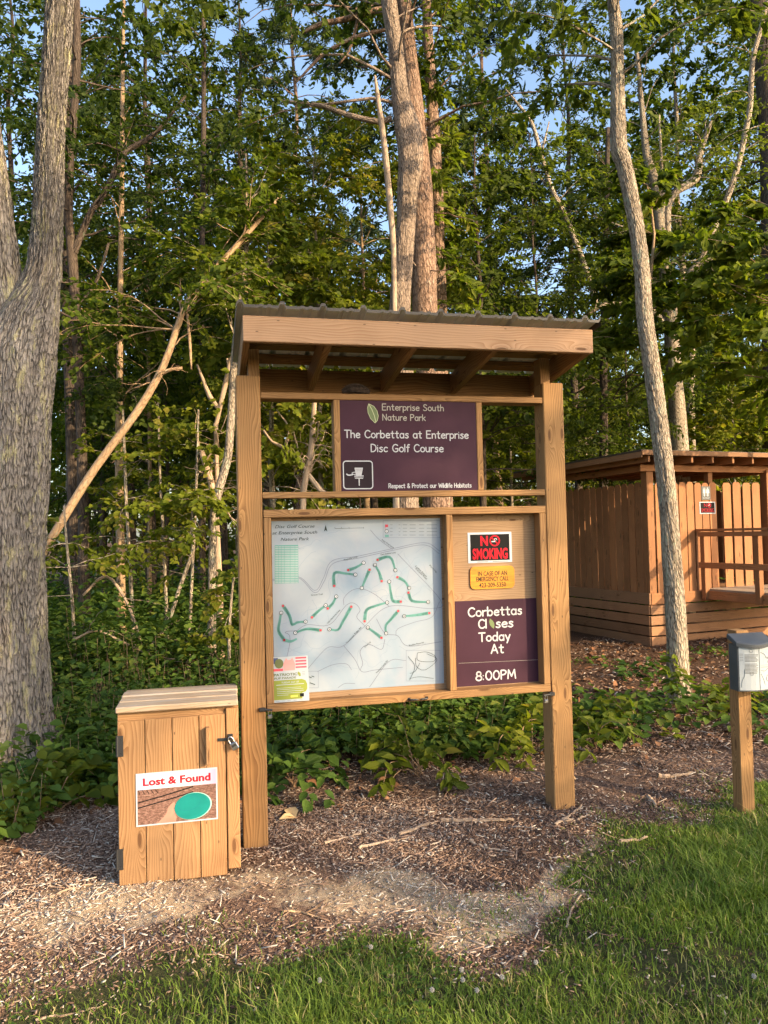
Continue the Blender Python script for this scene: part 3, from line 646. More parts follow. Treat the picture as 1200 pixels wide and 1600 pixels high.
b = MB(); P = [mp(110, 270), mp(247, 268), mp(249, 492), mp(110, 495)]; poly(b, P); P2 = [mp(755, 208), mp(778, 208), mp(778, 222), mp(755, 222)]; poly(b, P2); mpS.part('score_table', b, 'teal', .0008)
b = MB()
for i in range(22): y = 279+i*10; rib(b, [(113, y), (246, y)], .0044, False)
mpS.part('table_rows', b, 'paper', .0012)
b = MB()
for x in (132, 148, 166, 200, 228): rib(b, [(x, 270), (x, 494)], .0022, False)
mpS.part('table_columns', b, 'teal', .0016)

# flyer leaning inside the case
fu0, fz0 = kp(426, 1098, -.02); fu1, fz1 = kp(482, 1024, -.03); fu0 = kp(426, 1098, -.02)[0]
fl = Sign('flyer', 'small white and olive dog parade flyer at lower left of the map', 'flyer', fu0, fu1-.002, fz0, fz1, -.012, .0015, 'paper', tilt=R(-9))
def fp(x, y): # flyer zoom pixel -> local u,z over the flyer board
    return (fl.o[0]-fl.hu+(x-20)/228*2*fl.hu, fl.o[1]+(388-y)/292*fl.H)
def frect(mb, x0, y0, x1, y1): poly(mb, [fp(x0, y1), fp(x1, y1), fp(x1, y0), fp(x0, y0)])
b = MB()
for y in (104, 124, 144, 164): frect(b, 170, y, 238, y+10)
frect(b, 28, 172, 90, 188); fl.part('flag_stripes', b, 'flagred', .001)
b = MB(); frect(b, 26, 102, 60, 140); fl.part('flag_canton', b, 'navy', .001)
b = MB(); poly(b, [fp(*q) for q in [(95, 186), (90, 150), (102, 122), (112, 105), (122, 120), (140, 118), (150, 104), (158, 122), (168, 150), (164, 186)]]); fl.part('dog_photo', b, 'flagpink', .0013)
b = MB(); poly(b, el(*fp(66, 139), .026, .028)); fl.part('round_badge', b, 'olive_dark', .0017)
b = MB(); P = [fp(x, y) for x, y in [(28, 248), (205, 246), (228, 256), (238, 280), (238, 310), (228, 328), (205, 334), (205, 372), (28, 372)]]; poly(b, P); poly(b, leafshape([(183, 196), (180, 210), (190, 228), (200, 226), (198, 208)], fp)); fl.part('olive_block', b, 'olive', .001)
b = MB(); c = fp(105, 220); font_text(b, 'PATRIOTIC', c[0], c[1], .0145, 146/228*2*fl.hu, bold=.02); c = fp(102, 240); font_text(b, 'PUP PARADE', c[0], c[1], .011, 136/228*2*fl.hu, bold=.02); fl.part('flyer_title', b, 'olive_dark', .0014)
b = MB(); c = fp(132, 268); font_text(b, 'TUESDAY, JULY 1ST', c[0], c[1], .0095, 110/228*2*fl.hu, bold=.015)
frect(b, 45, 275, 218, 279)
for i, y in enumerate((296, 306, 318, 330, 342)): frect(b, 48, y, 48+(150, 165, 140, 150, 70)[i], y+2.2)
for x0, x1 in ((48, 100), (110, 150), (160, 215)): frect(b, x0, 318, x1, 321)
fl.part('flyer_lettering', b, 'paper', .0015)
b = MB(); frect(b, 132, 348, 176, 360); fl.part('yellow_label', b, 'yellow', .0016)
b = MB(); frect(b, 190, 338, 215, 360); fl.part('dark_stamp', b, 'ink', .0016)
b = MB()
for x in (40, 75, 110, 150, 185): frect(b, x, 379, x+22, 381)
for y in (200, 210, 220): frect(b, 208, y, 228, y+2)
fl.part('small_print', b, 'greyprint', .001)

# NO SMOKING, emergency board, closing-time board
def prect(mb, pf, x0, y0, x1, y1): poly(mb, [pf(x0, y1), pf(x1, y1), pf(x1, y0), pf(x0, y0)])
def no_smoking(name, label, u0, u1, z0, z1, v, bd=1., **k):
    ns = Sign(name, label, 'sign', u0, u1, z0, z1, v, .002, 'signwhite', **k)
    W_, H_ = u1-u0, z1-z0; cx = (u0+u1)/2; pf = lambda x, y: (u0+x*W_, z0+y*H_)
    b = MB(); prect(b, pf, .055, .075, .945, .93); ns.part('black_field', b, 'ink', .0008)
    b = MB(); c = pf(.37, .57); font_text(b, 'N', c[0], c[1], .30*H_, .17*W_, bold=.04*bd); c = pf(.5, .13); font_text(b, 'SMOKING', c[0], c[1], .33*H_, .80*W_, bold=.035*bd)
    c = pf(.61, .715); r_ = .165*H_
    ribbon(b, el(c[0], c[1], r_, r_), .045*H_, round_=False); ribbon(b, [(c[0]-.7*r_, c[1]+.7*r_), (c[0]+.7*r_, c[1]-.7*r_)], .04*H_, round_=False); ns.part('red_lettering', b, 'red', .0014)
    b = MB(); ribbon(b, [(c[0]-.7*r_, c[1]-.15*r_), (c[0]+.1*r_, c[1]-.15*r_)], .035*H_, round_=False); ribbon(b, [(c[0]+.1*r_, c[1]), (c[0]-.1*r_, c[1]+.35*r_), (c[0]+.3*r_, c[1]+.5*r_), (c[0]+.45*r_, c[1]+.1*r_)], .02*H_, round_=False); ns.part('cigarette_mark', b, 'signwhite', .0019)
    b = MB(); prect(b, pf, .2, .025, .45, .045); prect(b, pf, .55, .025, .9, .045); ns.part('small_print', b, 'greyprint', .0008)
    return ns
no_smoking('no_smoking_sign', 'red on black NO SMOKING sign on the plywood of the kiosk case', 1.416, 1.709, 1.576, 1.768, VM)
em = Sign('emergency_board', 'orange routed board with the emergency phone number below the red and black sign', 'sign', 1.424, 1.719, 1.412, 1.554, VM+.008, .012, 'yellowboard', corner=.03)
b = MB()
for t_, py, w_ in (('IN CASE OF AN', 899, 222), ('EMERGENCY CALL', 907.5, 248), ('423-209-5350', 917, 206)):
    c = kp(769, py, VM); font_text(b, t_, c[0], c[1], .027, w_*.2126/1183*4.85, bold=.014)
em.part('routed_lettering', b, 'brownink', .001)
cl = Sign('closing_time_board', 'purple board in the kiosk case giving the 8:00PM closing time', 'sign', 1.322, 1.866, .812, 1.342, VM, .006, 'purple')
b = MB()
def cline(txt, xl, xr, yb, cap, wd=.009):
    a = SM(680+xl*.21257, 780+yb*.21257); c = SM(680+xr*.21257, 780+yb*.21257); t_ = SM(680+xl*.21257, 780+(yb-cap)*.21257)
    stroke_text(b, txt, a[0], c[0], (a[1]+c[1])/2, t_[1]-a[1], wd)
for a_ in (('Corbettas', 244, 638, 854, 64), ('Cl', 320, 380, 948, 64), ('ses', 448, 574, 940, 64), ('Today', 322, 552, 1040, 62), ('At', 412, 506, 1130, 64), ('8:00PM', 300, 595, 1324, 64)):
    b = MB(); cline(*a_); cl.part('white_lettering', b, 'white', .0014)
b = MB(); Q = lambda x, y: SM(680+x*.21257, 780+y*.21257)
poly(b, [Q(*p) for p in [(402, 876), (396, 900), (402, 925), (416, 942), (430, 952), (436, 930), (432, 908), (420, 890)]]); cl.part('leaf_emblem', b, 'leafprint', .001)
b = MB(); ribbon(b, [Q(172, 1206), Q(755, 1180)], .0016, round_=False); cl.part('panel_seam', b, 'cream', .0008)

# dark nest tucked on the top rail
nb = MB(); g_ = np.random.default_rng(5)
nu, nz = kp(556, 607, -.05)
pts = np.linspace(0, 1, 9)
tube(nb, [(x*.17-.085, .0, .012+.02*math.sin(math.pi*x)) for x in pts], [max(.004, .034*math.sin(math.pi*(.08+.84*x))**.7) for x in pts], 14, rough=.25, seed=3)
for i in range(60):
    a_ = g_.uniform(0, 6.28); c = np.array([g_.uniform(-.07, .07), g_.uniform(-.03, .03), g_.uniform(.0, .05)]); d = np.array([math.cos(a_), math.sin(a_)*.5, g_.uniform(-.2, .3)])*.035
    tube(nb, [c-d, c+d], [.0012, .0008], 3)
tag(nb.build('bird_nest', M['nestmat'], None, smooth=False, loc=kw(nu, -.05, 2.622), rz=KY), 'small dark lump of a nest on the rail above the purple sign', 'nest')

# ------------------------------------------------------------------ lost and found box
BO = np.array([-1.387, 3.894, 0.]); BY = R(12.2); BU = np.array([math.cos(BY), math.sin(BY), 0]); BN = np.array([math.sin(BY), -math.cos(BY), 0])
BWd, BD, BH, BZ = .609, .43, .905, .03
bx = empty('lost_and_found_box', BO, BY, 'knee-high pine cabinet with a boarded door beside the left post of the kiosk', 'box')
for nm, c, sz in (('side_panel', (.012, BD/2+.02, BH/2+.02), (.024, BD-.02, BH-.09)), ('side_panel', (BWd-.012, BD/2+.02, BH/2+.02), (.024, BD-.02, BH-.09)), ('back_panel', (BWd/2, BD-.01, BH/2), (BWd-.05, .02, BH-.09)), ('floor_panel', (BWd/2, BD/2, BZ+.05), (BWd-.05, BD-.05, .03))):
    b = MB(); box(b, c, sz, axis=2 if 'floor' not in nm else 0); b.build(nm, M['pine_door'], bx)
b = MB(); box(b, (BWd/2, .022, BH-.045), (BWd-.002, .03, .05)); b.build('top_batten', M['pine_door'], bx)
b = MB(); box(b, (BWd-.033, .0, BZ+.43), (.064, .024, BH-.105+.03), bev=.004); b.build('stile', M['pine_door'], bx)
dz = BH-.075
b = MB(); bw = (BWd-.07)/4
for i in range(4): box(b, (bw*(i+.5)+.001, -.002+random.uniform(-.002, .002), BZ-.012+dz/2), (bw-.0035, .022, dz+random.uniform(-.006, .004)), bev=.003)
door = b.build('door', M['pine_door'], bx)
def bp(px, py, v=.013):
    r = ray(px, py); t = ((BO-CO)@BN+v)/(r@BN); P = CO+r*t-BO; return float(P@BU), float(P[2])
h0 = bp(322, 1135); h1 = bp(328, 1192)
b = MB(); box(b, ((h0[0]+h1[0])/2, -.034, (h0[1]+h1[1])/2), (.021, .042, abs(h0[1]-h1[1])), bev=.003); b.build('handle', M['pine_door'], door)
for py in (1166, 1343):
    c = bp(187, py); b = MB(); box(b, (c[0]+.004, -.016, c[1]), (.028, .004, .105), bev=.001); tube(b, [(c[0]-.012, -.014, c[1]-.052), (c[0]-.012, -.014, c[1]+.052)], [.007, .007], 8)
    for dz_ in (-.035, .035): box(b, (c[0]+.007, -.0185, c[1]+dz_), (.006, .003, .006), bev=.001)
    b.build('hinge', M['black'], door)
c = bp(352, 1155); b = MB(); box(b, (c[0]-.012, -.0165, c[1]), (.055, .004, .016), bev=.001); box(b, (c[0]+.026, -.018, c[1]+.002), (.026, .006, .05), bev=.002); tube(b, [(c[0]+.026, -.02, c[1]+.004), (c[0]+.026, -.042, c[1]+.004)], [.005, .005], 8); b.build('hasp', M['black'], bx)
q = empty('combination_padlock', BO+BU*(c[0]+.03)+BN*.04+np.array([0, 0, c[1]-.003]), BY, 'silver combination padlock hooked through the hasp of the pine cabinet', 'padlock')
q.rotation_euler = (0, R(-28), BY)
b = MB(); box(b, (.002, -.006, -.03), (.036, .022, .04), bev=.004); b.build('lock_body', M['steel'], q)
b = MB(); box(b, (.002, -.0175, -.026), (.026, .003, .012), bev=.001)
for k in range(4): box(b, (-.008+k*.0065, -.019, -.026), (.005, .003, .009), bev=.0005)
b.build('number_wheels', M['black'], q)
b = MB(); tube(b, *smooth_path([(-.01, -.005, -.012), (-.01, -.005, .012), (.001, -.005, .022), (.012, -.005, .012), (.012, -.005, -.012)], [.0034]*5, .006), n=8); b.build('shackle', M['steel'], q)
ld = MB(); lz = BH+.0
b = MB()
for (y0, y1) in ((-.035, .105), (.108, .245), (.248, .365), (.368, BD+.005)): box(b, (BWd/2-.003, (y0+y1)/2, BH+.002+random.uniform(-.004, .004)), (BWd+.008+random.uniform(-.008, .004), y1-y0-.009, .03), bev=.005, tone=random.uniform(0, 1))
b.build('lid', M['pine_lid'], bx)
# printed sign on the door
c0 = bp(211, 1289, .016); c1 = bp(340, 1203, .016)
cA, cB = bp(211, 1291, .016), bp(340, 1281, .016); cT, cR = bp(214, 1208, .016), bp(340, 1200, .016)
lu0, lu1 = (cA[0]+cT[0])/2, (cB[0]+cR[0])/2; lz0, lz1 = (cA[1]+cB[1])/2, (cT[1]+cR[1])/2
ls = Sign('lost_and_found_sign', 'Lost & Found photo sign with a teal disc on the cabinet door', 'sign', lu0, lu1, lz0, lz1, .0165, .003, 'signwhite', yaw=BY, O=BO, U=BU, Nn=BN)
W_, H_ = lu1-lu0, lz1-lz0; pf = lambda x, y: (lu0+x*W_, lz0+y*H_)
b = MB(); prect(b, pf, .018, .69, .982, .975); ls.part('sky_print', b, 'lostsky', .0006)
b = MB(); prect(b, pf, .018, .028, .982, .69); ls.part('ground_print', b, 'printground', .0006)
b = MB(); c = pf(.5, .765); font_text(b, 'Lost & Found', c[0], c[1], .135*H_, .83*W_, bold=.036); ls.part('lettering_outline', b, 'ink', .0010)
b = MB(); font_text(b, 'Lost & Found', c[0], c[1], .135*H_, .822*W_, bold=.012); ls.part('red_lettering', b, 'red', .0014)
b = MB(); 
for a_, c_ in ((.45, .62), (.35, .52)): ribbon(b, [pf(.02, a_), pf(.35, a_+.1), pf(.7, a_+.22)], .006, round_=False)
for k in range(5): ribbon(b, [pf(.03+.05*k, .68), pf(.05+.055*k, .60)], .003, round_=False)
ls.part('shadow_print', b, 'ink', .0009)
b = MB(); poly(b, [pf(*p) for p in [(.25, .03), (.33, .14), (.37, .22), (.39, .32), (.43, .38), (.465, .41), (.475, .36), (.455, .29), (.47, .2), (.49, .12), (.48, .03)]]); ls.part('hand_print', b, 'skin', .0013)
b = MB(); cc = pf(.695, .30); rot_ = R(8)
E_ = lambda cx, cz, rx, rz: [(cx+rx*math.cos(t)*math.cos(rot_)-rz*math.sin(t)*math.sin(rot_), cz+rx*math.cos(t)*math.sin(rot_)+rz*math.sin(t)*math.cos(rot_)) for t in np.linspace(0, 6.28, 33)[:-1]]
d1 = E_(cc[0], cc[1], .232*W_, .255*H_); poly(b, d1); ls.part('disc_rim_print', b, 'discrim', .0016)
b = MB(); poly(b, E_(cc[0]-.008*W_, cc[1]+.0*H_, .223*W_, .248*H_)); ls.part('disc_print', b, 'discteal', .0020)
b = MB(); d2 = E_(cc[0]-.055*W_, cc[1]+.06*H_, .14*W_, .135*H_); ribbon(b, d2+[d2[0]], .0016, round_=False); ls.part('disc_ring_print', b, 'discline', .0024)

# ------------------------------------------------------------------ map dispenser on its post
MO = np.array([2.171, 4.734, 0.]); MY = R(10)
mb_ = empty('dispenser_post', MO, MY, 'square timber post at the grass edge that carries the brochure box', 'post')
b = MB(); box(b, (.045, .045, .54), (.09, .09, 1.16), bev=.004); b.build('timber', M['pine'], mb_)
mx0, mz0_, mz1_ = -.03, .755, 1.06
bo = empty('brochure_box', MO+np.array([math.cos(MY), math.sin(MY), 0])*.06+np.array([math.sin(MY), -math.cos(MY), 0])*.002, MY, 'grey plastic brochure box with curved lid and printed trail map front on a post', 'box')
prof = [(-.115, 0), (-.115, -.085)]; fr = [( -.115+.23*i/10, -.085-.028*math.sin(math.pi*i/10)) for i in range(11)]
ring = [(-.115, -.001)]+fr+[(.115, -.001)]
b = MB(); n = len(ring)
b.add([(p[0], p[1], .765) for p in ring]+[(p[0], p[1], 1.045) for p in ring], [[i, (i+1) % n, n+(i+1) % n, n+i] for i in range(n)]+[list(range(n))[::-1], list(range(n, 2*n))]); b.build('case', M['plastic'], bo)
b = MB(); rl = [(-.125, -.0)]+[(-.125+.25*i/12, -.094-.034*math.sin(math.pi*i/12)) for i in range(13)]+[(.125, -.0)]; n = len(rl)
zt = lambda p, d: 1.105+p[1]*.42+d
b.add([(p[0], p[1], zt(p, -.026)) for p in rl]+[(p[0], p[1], zt(p, -.006)) for p in rl]+[(p[0]*.96, p[1]*.96, zt(p, 0)) for p in rl], [[i, (i+1) % n, n+(i+1) % n, n+i] for i in range(n)]+[[n+i, n+(i+1) % n, 2*n+(i+1) % n, 2*n+i] for i in range(n)]+[list(range(n))[::-1], list(range(2*n, 3*n))]); b.build('lid', M['plastic'], bo)
fa = lambda x: -.085-.028*math.sin(math.pi*(x+.115)/.23)
def bent(mb, x0, x1, z0, z1, lift, mat=0, k=8):
    xs = np.linspace(x0, x1, k); vs = [(x, fa(x)-lift, z) for x in xs for z in (z0, z1)]; mb.add(vs, [[2*i, 2*i+2, 2*i+3, 2*i+1] for i in range(k-1)], mat=mat)
b = MB(); bent(b, -.108, .108, .772, 1.032, .001); fr_ = b.build('printed_front', M['paper'], bo)
b = MB(); g_ = np.random.default_rng(3)
for z in np.arange(.985, .87, -.008):
    if .93 < z < .94: continue
    bent(b, -.078, .005-g_.uniform(0, .02), z, z+.0045, .0018, k=4)
for z in np.arange(.99, .95, -.01): bent(b, -.105, -.085, z, z+.003, .0018, k=3)
for cx, cz in ((-.04, 1.01), (-.04, .873)):
    for r_ in (.008, .012): 
        for k in range(12):
            a_ = R(30*k); x_ = cx+r_*math.cos(a_); bent(b, x_-.0015, x_+.0015, cz+r_*math.sin(a_)-.0015, cz+r_*math.sin(a_)+.0015, .0018, k=2)
for z in (.905, .91, .92): bent(b, .02, .095, z, z+.0018, .0018, k=5)
b.build('print_lines', M['greyprint'], fr_)
b = MB()
def wig(pts, wd=.0022):
    P, _ = smooth_path([(x, 0, z) for x, z in pts], [1]*len(pts), .008)
    for p, q2 in zip(P[:-1], P[1:]):
        d = q2-p; L = math.hypot(d[0], d[2])+1e-9; nx_, nz_ = -d[2]/L*wd/2, d[0]/L*wd/2
        b.add([(p[0]-nx_, fa(p[0])-.002, p[2]-nz_), (q2[0]-nx_, fa(q2[0])-.002, q2[2]-nz_), (q2[0]+nx_, fa(q2[0])-.002, q2[2]+nz_), (p[0]+nx_, fa(p[0])-.002, p[2]+nz_)], [[0, 1, 2, 3]])
wig([(.02, 1.0), (.05, .985), (.07, .96), (.1, .965)]); wig([(.07, .97), (.085, .95), (.075, .935), (.1, .93)]); wig([(.02, .89), (.05, .885), (.08, .9)]); wig([(.02, .87), (.04, .83), (.05, .80)]); wig([(-.1, .79), (-.095, .83), (-.082, .86), (-.08, .9)]); wig([(.07, .86), (.06, .83), (.09, .82), (.08, .85)])
wig([(.011, .772), (.011, 1.03)], .0025); b.build('map_lines', M['maptext'], fr_)

# ------------------------------------------------------------------ restroom shelter
RO = np.array([4.03, 11.6, -.02]); RY = R(22)
rs = empty('restroom_shelter', RO, RY, 'stained timber restroom hut with picket walls and a flat roof among the trees', 'restroom')
def rb(name, mat, items, **k):
    b = MB()
    for it in items: box(b, *it[:2], **(it[2] if len(it) > 2 else {}), **k)
    return b.build(name, M[mat], rs)
def pickets(name, mat, x0, x1, y, z0, z1, wd, gap, along='x'):
    b = MB(); x = x0; k = 0
    while x+wd <= x1+.02:
        h_ = z1+random.uniform(-.008, .008); ou, ov = random.uniform(0, 50), random.uniform(0, 50)
        pr = [(0, z0), (wd, z0), (wd, h_-.035), (wd-.03, h_), (.03, h_), (0, h_-.035)]
        jy = random.uniform(-.003, .003); n = 6
        P3 = lambda p, d: (x+p[0], y+d+jy, p[1]) if along == 'x' else (y+d+jy, x+p[0], p[1])
        vs = [P3(p, 0) for p in pr]+[P3(p, .016) for p in pr]
        uvf = [(p[1]+ou, p[0]+ov) for p in pr]
        b.add(vs, [[0, 1, 2, 3, 4, 5], [11, 10, 9, 8, 7, 6]]+[[i, 6+i, 6+(i+1) % 6, (i+1) % 6] for i in range(6)], [uvf, uvf[::-1]]+[[(pr[i][1]+ou, ov), (pr[i][1]+ou, ov+.016), (pr[(i+1) % 6][1]+ou, ov+.016), (pr[(i+1) % 6][1]+ou, ov)] for i in range(6)], tone=random.random())
        x += wd+gap
    return b.build(name, M[mat], rs)
LW, FW_ = 2.7, 3.6
pickets('picket_wall', 'cedar', .11, LW, -.02, .80, 2.50, .136, .022, 'y')
pickets('picket_wall', 'cedar', .15, 1.46, -.02, .80, 2.50, .136, .020, 'x')
pickets('picket_wall', 'cedar', 1.49, 2.36, -.05, .82, 2.50, .165, .045, 'x')
pickets('picket_wall', 'cedar_dark', .1, FW_, LW, .8, 2.5, .138, .01, 'x')
pickets('picket_wall', 'cedar_dark', .1, LW, FW_, .8, 2.5, .138, .01, 'y')
for x, y, z, h, t_ in ((.055, .045, 1.65, 2.1, .13), (2.46, -.03, 1.65, 2.1, .13), (.05, LW-.05, 1.65, 2.1, .13), (FW_-.05, LW-.05, 1.65, 2.1, .13), (FW_-.05, .05, 1.65, 2.1, .13), (1.3, .06, 2.6, .3, .09)): rb('post', 'cedar', [((x, y, z), (t_, t_, h))])
rb('rim_board', 'cedar_dark', [((-.03, LW/2, .715), (.036, LW+.08, .17))]); rb('rim_board', 'cedar', [((FW_/2, -.032, .715), (FW_+.02, .036, .17))])
for i, z in enumerate((.545, .385, .225, .07)):
    rb('skirt_board', 'cedar_dark', [((-.034, LW/2, z), (.036, LW+.06, .135))]); rb('skirt_board', 'cedar_dark', [((FW_/2, -.036, z), (FW_+.07, .036, .135))])
rb('floor', 'cedar_dark', [((FW_/2, LW/2, .74), (FW_-.1, LW-.1, .06))])
rb('header_beam', 'cedar', [((FW_/2-.05, -.035, 2.715), (FW_+.2, .04, .10))]); rb('header_beam', 'cedar', [((-.035, LW/2, 2.715), (.04, LW, .10))])
for x in np.arange(-.3, FW_+.3, .41):
    b = MB(); beam(b, (x, -.42, 2.83), (x, LW+.3, 2.80), .038, .12, tone=.4); b.build('rafter', M['cedar'], rs)
b = MB(); beam(b, (FW_/2, -.46, 2.93), (FW_/2, LW+.35, 2.895), FW_+.95, .03, tone=.3); b.build('roof', M['roof_brown'], rs)
b = MB(); box(b, (FW_/2, -.472, 2.90), (FW_+.95, .025, .07)); b.build('roof_fascia', M['cedar_dark'], rs)
b = MB(); beam(b, (-.46, -.455, 2.88), (-.46, LW+.35, 2.845), .025, .10); b.build('roof_fascia', M['cedar_dark'], rs)
b = MB()
for i in range(16): box(b, (1.02+.142*i+.07, -1.15, .815), (.136, 2.2, .03))
b.build('deck_boards', M['pine_lid'], rs)
rb('deck_rim', 'cedar', [((1.0, -1.15, .735), (.036, 2.2, .13))]); rb('deck_rim', 'cedar', [((2.2, -2.26, .735), (2.4, .036, .13))])
for y in (-.14, -1.15, -2.2): rb('rail_post', 'cedar', [((.97, y, 1.19), (.085, .085, 1.05))])
rb('handrail', 'cedar', [((.97, -1.15, 1.745), (.14, 2.2, .038))]); rb('rail', 'cedar', [((.925, -1.15, 1.68), (.03, 2.15, .07))]); rb('rail', 'cedar', [((.925, -1.15, 1.20), (.034, 2.15, .09))])
RU = np.array([math.cos(RY), math.sin(RY), 0]); RN = np.array([math.sin(RY), -math.cos(RY), 0])
def rp(px, py, v=.03):
    r = ray(px, py); t = ((RO-CO)@RN+v)/(r@RN); P = CO+r*t-RO; return float(P@RU), float(P[2])
a0, a1 = rp(1093.5, 803), rp(1117.5, 784)
no_smoking('no_smoking_sign', 'small red and black NO SMOKING sign on the restroom pickets', a0[0], a1[0], a0[1], a1[1], .03, bd=-.3, yaw=RY, O=RO, U=RU, Nn=RN)
a0, a1 = rp(1096.5, 781), rp(1109.5, 760)
tl = Sign('toilet_sign', 'small grey restroom sign with two white figures on the pickets', 'sign', a0[0], a1[0], a0[1], a1[1], .03, .003, 'plastic', yaw=RY, O=RO, U=RU, Nn=RN)
W_, H_ = a1[0]-a0[0], a1[1]-a0[1]; pf = lambda x, y: (a0[0]+x*W_, a0[1]+y*H_)
b = MB()
for cx, sk in ((.3, 0), (.7, 1)):
    c = pf(cx, .86); poly(b, el(c[0], c[1], .07*W_, .045*H_)); poly(b, [pf(cx-.12, .78), pf(cx+.12, .78), pf(cx+.12+.05*sk, .5), pf(cx+.06, .5), pf(cx+.06, .26), pf(cx-.06, .26), pf(cx-.06, .5), pf(cx-.12-.05*sk, .5)])
ribbon(b, [pf(.5, .9), pf(.5, .28)], .006, round_=False); c = pf(.5, .1); font_text(b, 'RESTROOM', c[0], c[1], .07*H_, .75*W_); tl.part('figures', b, 'white', .0015)
# ------------------------------------------------------------------ trees
class Leaves:
    """collects leaves, one mesh at the end"""
    def __init__(s): s.P = []; s.D = []; s.N = []; s.S = []; s.W = []; s.T = []
    def spray(s, g, p, d, L, n, size, tone, flat=.75, w=.55, sd=.16):
        """leaves alternate along a twig from p in direction d"""
        t = np.sort(g.uniform(.08, 1.05, n)); d = d/(np.linalg.norm(d)+1e-9)
        up = nrm(np.array([0, 0, 1.])*flat+g.normal(0, 1, 3)*(1-flat)); sde = nrm(np.cross(d, up)); sag = np.array([0, 0, -1.])
        sg = np.where(np.arange(n) % 2, 1., -1.)
        s.P.append(p+np.outer(t*L, d)+np.outer((t*t)*L*.18, sag)+g.normal(0, .012+.03*L, (n, 3)))
        D_ = np.outer(np.ones(n), d)*g.uniform(.3, .9, n)[:, None]+np.outer(sg*g.uniform(.5, 1.1, n), sde)+np.outer(g.uniform(0, .5, n), sag)
        s.D.append(D_); s.N.append(up*.8+np.array([.25, -.55, .15])+g.normal(0, .42, (n, 3))); s.S.append(size*g.uniform(.6, 1.25, n)); s.W.append(np.full(n, w)); s.T.append(np.clip(tone+g.normal(0, sd, n), 0, 1))
    def tuft(s, g, p, d, n, size, tone):
        s.P.append(np.outer(np.ones(n), p)+g.normal(0, .02, (n, 3))); s.D.append(nrm(d)*.5+g.normal(0, .55, (n, 3))); s.N.append(g.normal(0, 1, (n, 3)))
        s.S.append(size*g.uniform(.7, 1.15, n)); s.W.append(np.full(n, .085)); s.T.append(np.clip(tone+g.normal(0, .18, n), 0, 1))
    def build(s, name, mat, parent=None, off=(0, 0, 0), loc=None):
        P = np.concatenate(s.P)-np.array(off); V, F = leaf_geo(P, np.concatenate(s.D), np.concatenate(s.N), np.concatenate(s.S), np.concatenate(s.W))
        return npmesh(name, V, F, np.repeat(np.concatenate(s.T), 2), mat, parent, loc=loc)
    def n(s): return sum(len(x) for x in s.P)

def branch_path(g, p, az, el_, L, droop, wob=.12, n=6):
    d = np.array([math.cos(az)*math.cos(el_), math.sin(az)*math.cos(el_), math.sin(el_)]); P = [np.array(p)]
    for i in range(n):
        d = nrm(d+g.normal(0, wob, 3)+np.array([0, 0, -droop*(i/n)])); P.append(P[-1]+d*L/n)
    return np.array(P)
DEN = 1.75
def crown(g, wood, lv, path, rad, z0, z1, nb, L, size, tone, per=7, ln=13, el_=(.1, .8), droop=.25, kind='leaf', flat=.62, az=None, twig=False, w=.68, top=True):
    zs = path[:, 2]; per = per*(1.3 if kind == 'leaf' else 1.2); ln = int(ln*DEN) if kind == 'leaf' else ln; size = size*(1.12 if kind == 'leaf' else 1)
    for i in range(nb):
        t = (i+g.random())/nb; z = z0+(z1-z0)*t; k = min(int(np.searchsorted(zs, z)), len(zs)-1) if zs[-1] > zs[0] else len(zs)-1
        p = path[k]; r = max(rad[k]*.3, .006)
        a = g.uniform(0, 6.283) if az is None else g.uniform(*az)
        Lb = L*(1-.55*t)*g.uniform(.65, 1.15); e = g.uniform(*el_)+.25*t
        bp_ = branch_path(g, p, a, e, Lb, droop)
        tube(wood, bp_, np.linspace(min(r, Lb*.011), .003, len(bp_)), 5, cap=False, uvoff=g.uniform(0, 9))
        tb = np.clip(tone+g.normal(0, .09), 0, 1); N_ = max(2, int(per*Lb/L))
        for q in range(N_):
            u = g.uniform(.22, 1)*(len(bp_)-1); i0 = min(int(u), len(bp_)-2); pp = bp_[i0]+(bp_[i0+1]-bp_[i0])*(u-i0); dd = nrm(bp_[i0+1]-bp_[i0])
            sd_ = nrm(np.cross(dd, [0, 0, 1]))*(1 if q % 2 else -1); d = nrm(dd*g.uniform(.2, .9)+sd_*g.uniform(.4, 1)+g.normal(0, .22, 3)+np.array([0, 0, g.uniform(-.25, .15)]))
            ls_ = Lb*g.uniform(.22, .42)
            if kind == 'leaf':
                lv.spray(g, pp, d, ls_, ln, size, tb, flat, w)
                if twig: tube(wood, [pp, pp+d*ls_*.5, pp+d*ls_+np.array([0, 0, -.12*ls_])], [.005, .0035, .0015], 3, cap=False)
            else:
                for m_ in range(3): lv.tuft(g, pp+d*ls_*(m_+.6)/3, d, ln, size, tb)
        if top and kind == 'leaf':
            lv.spray(g, bp_[-2], nrm(bp_[-1]-bp_[-2]), Lb*.3, ln, size, tb, flat, w)
def px_path(tr, Yd, step=.3):
    pts = []; rr = []
    for q in tr:
        Yq = Yd+(q[3] if len(q) > 3 else 0); pts.append(at(q[0], q[1], Yq)); rr.append(q[2]/2*Yq/FPX)
    return smooth_path(pts, rr, step)
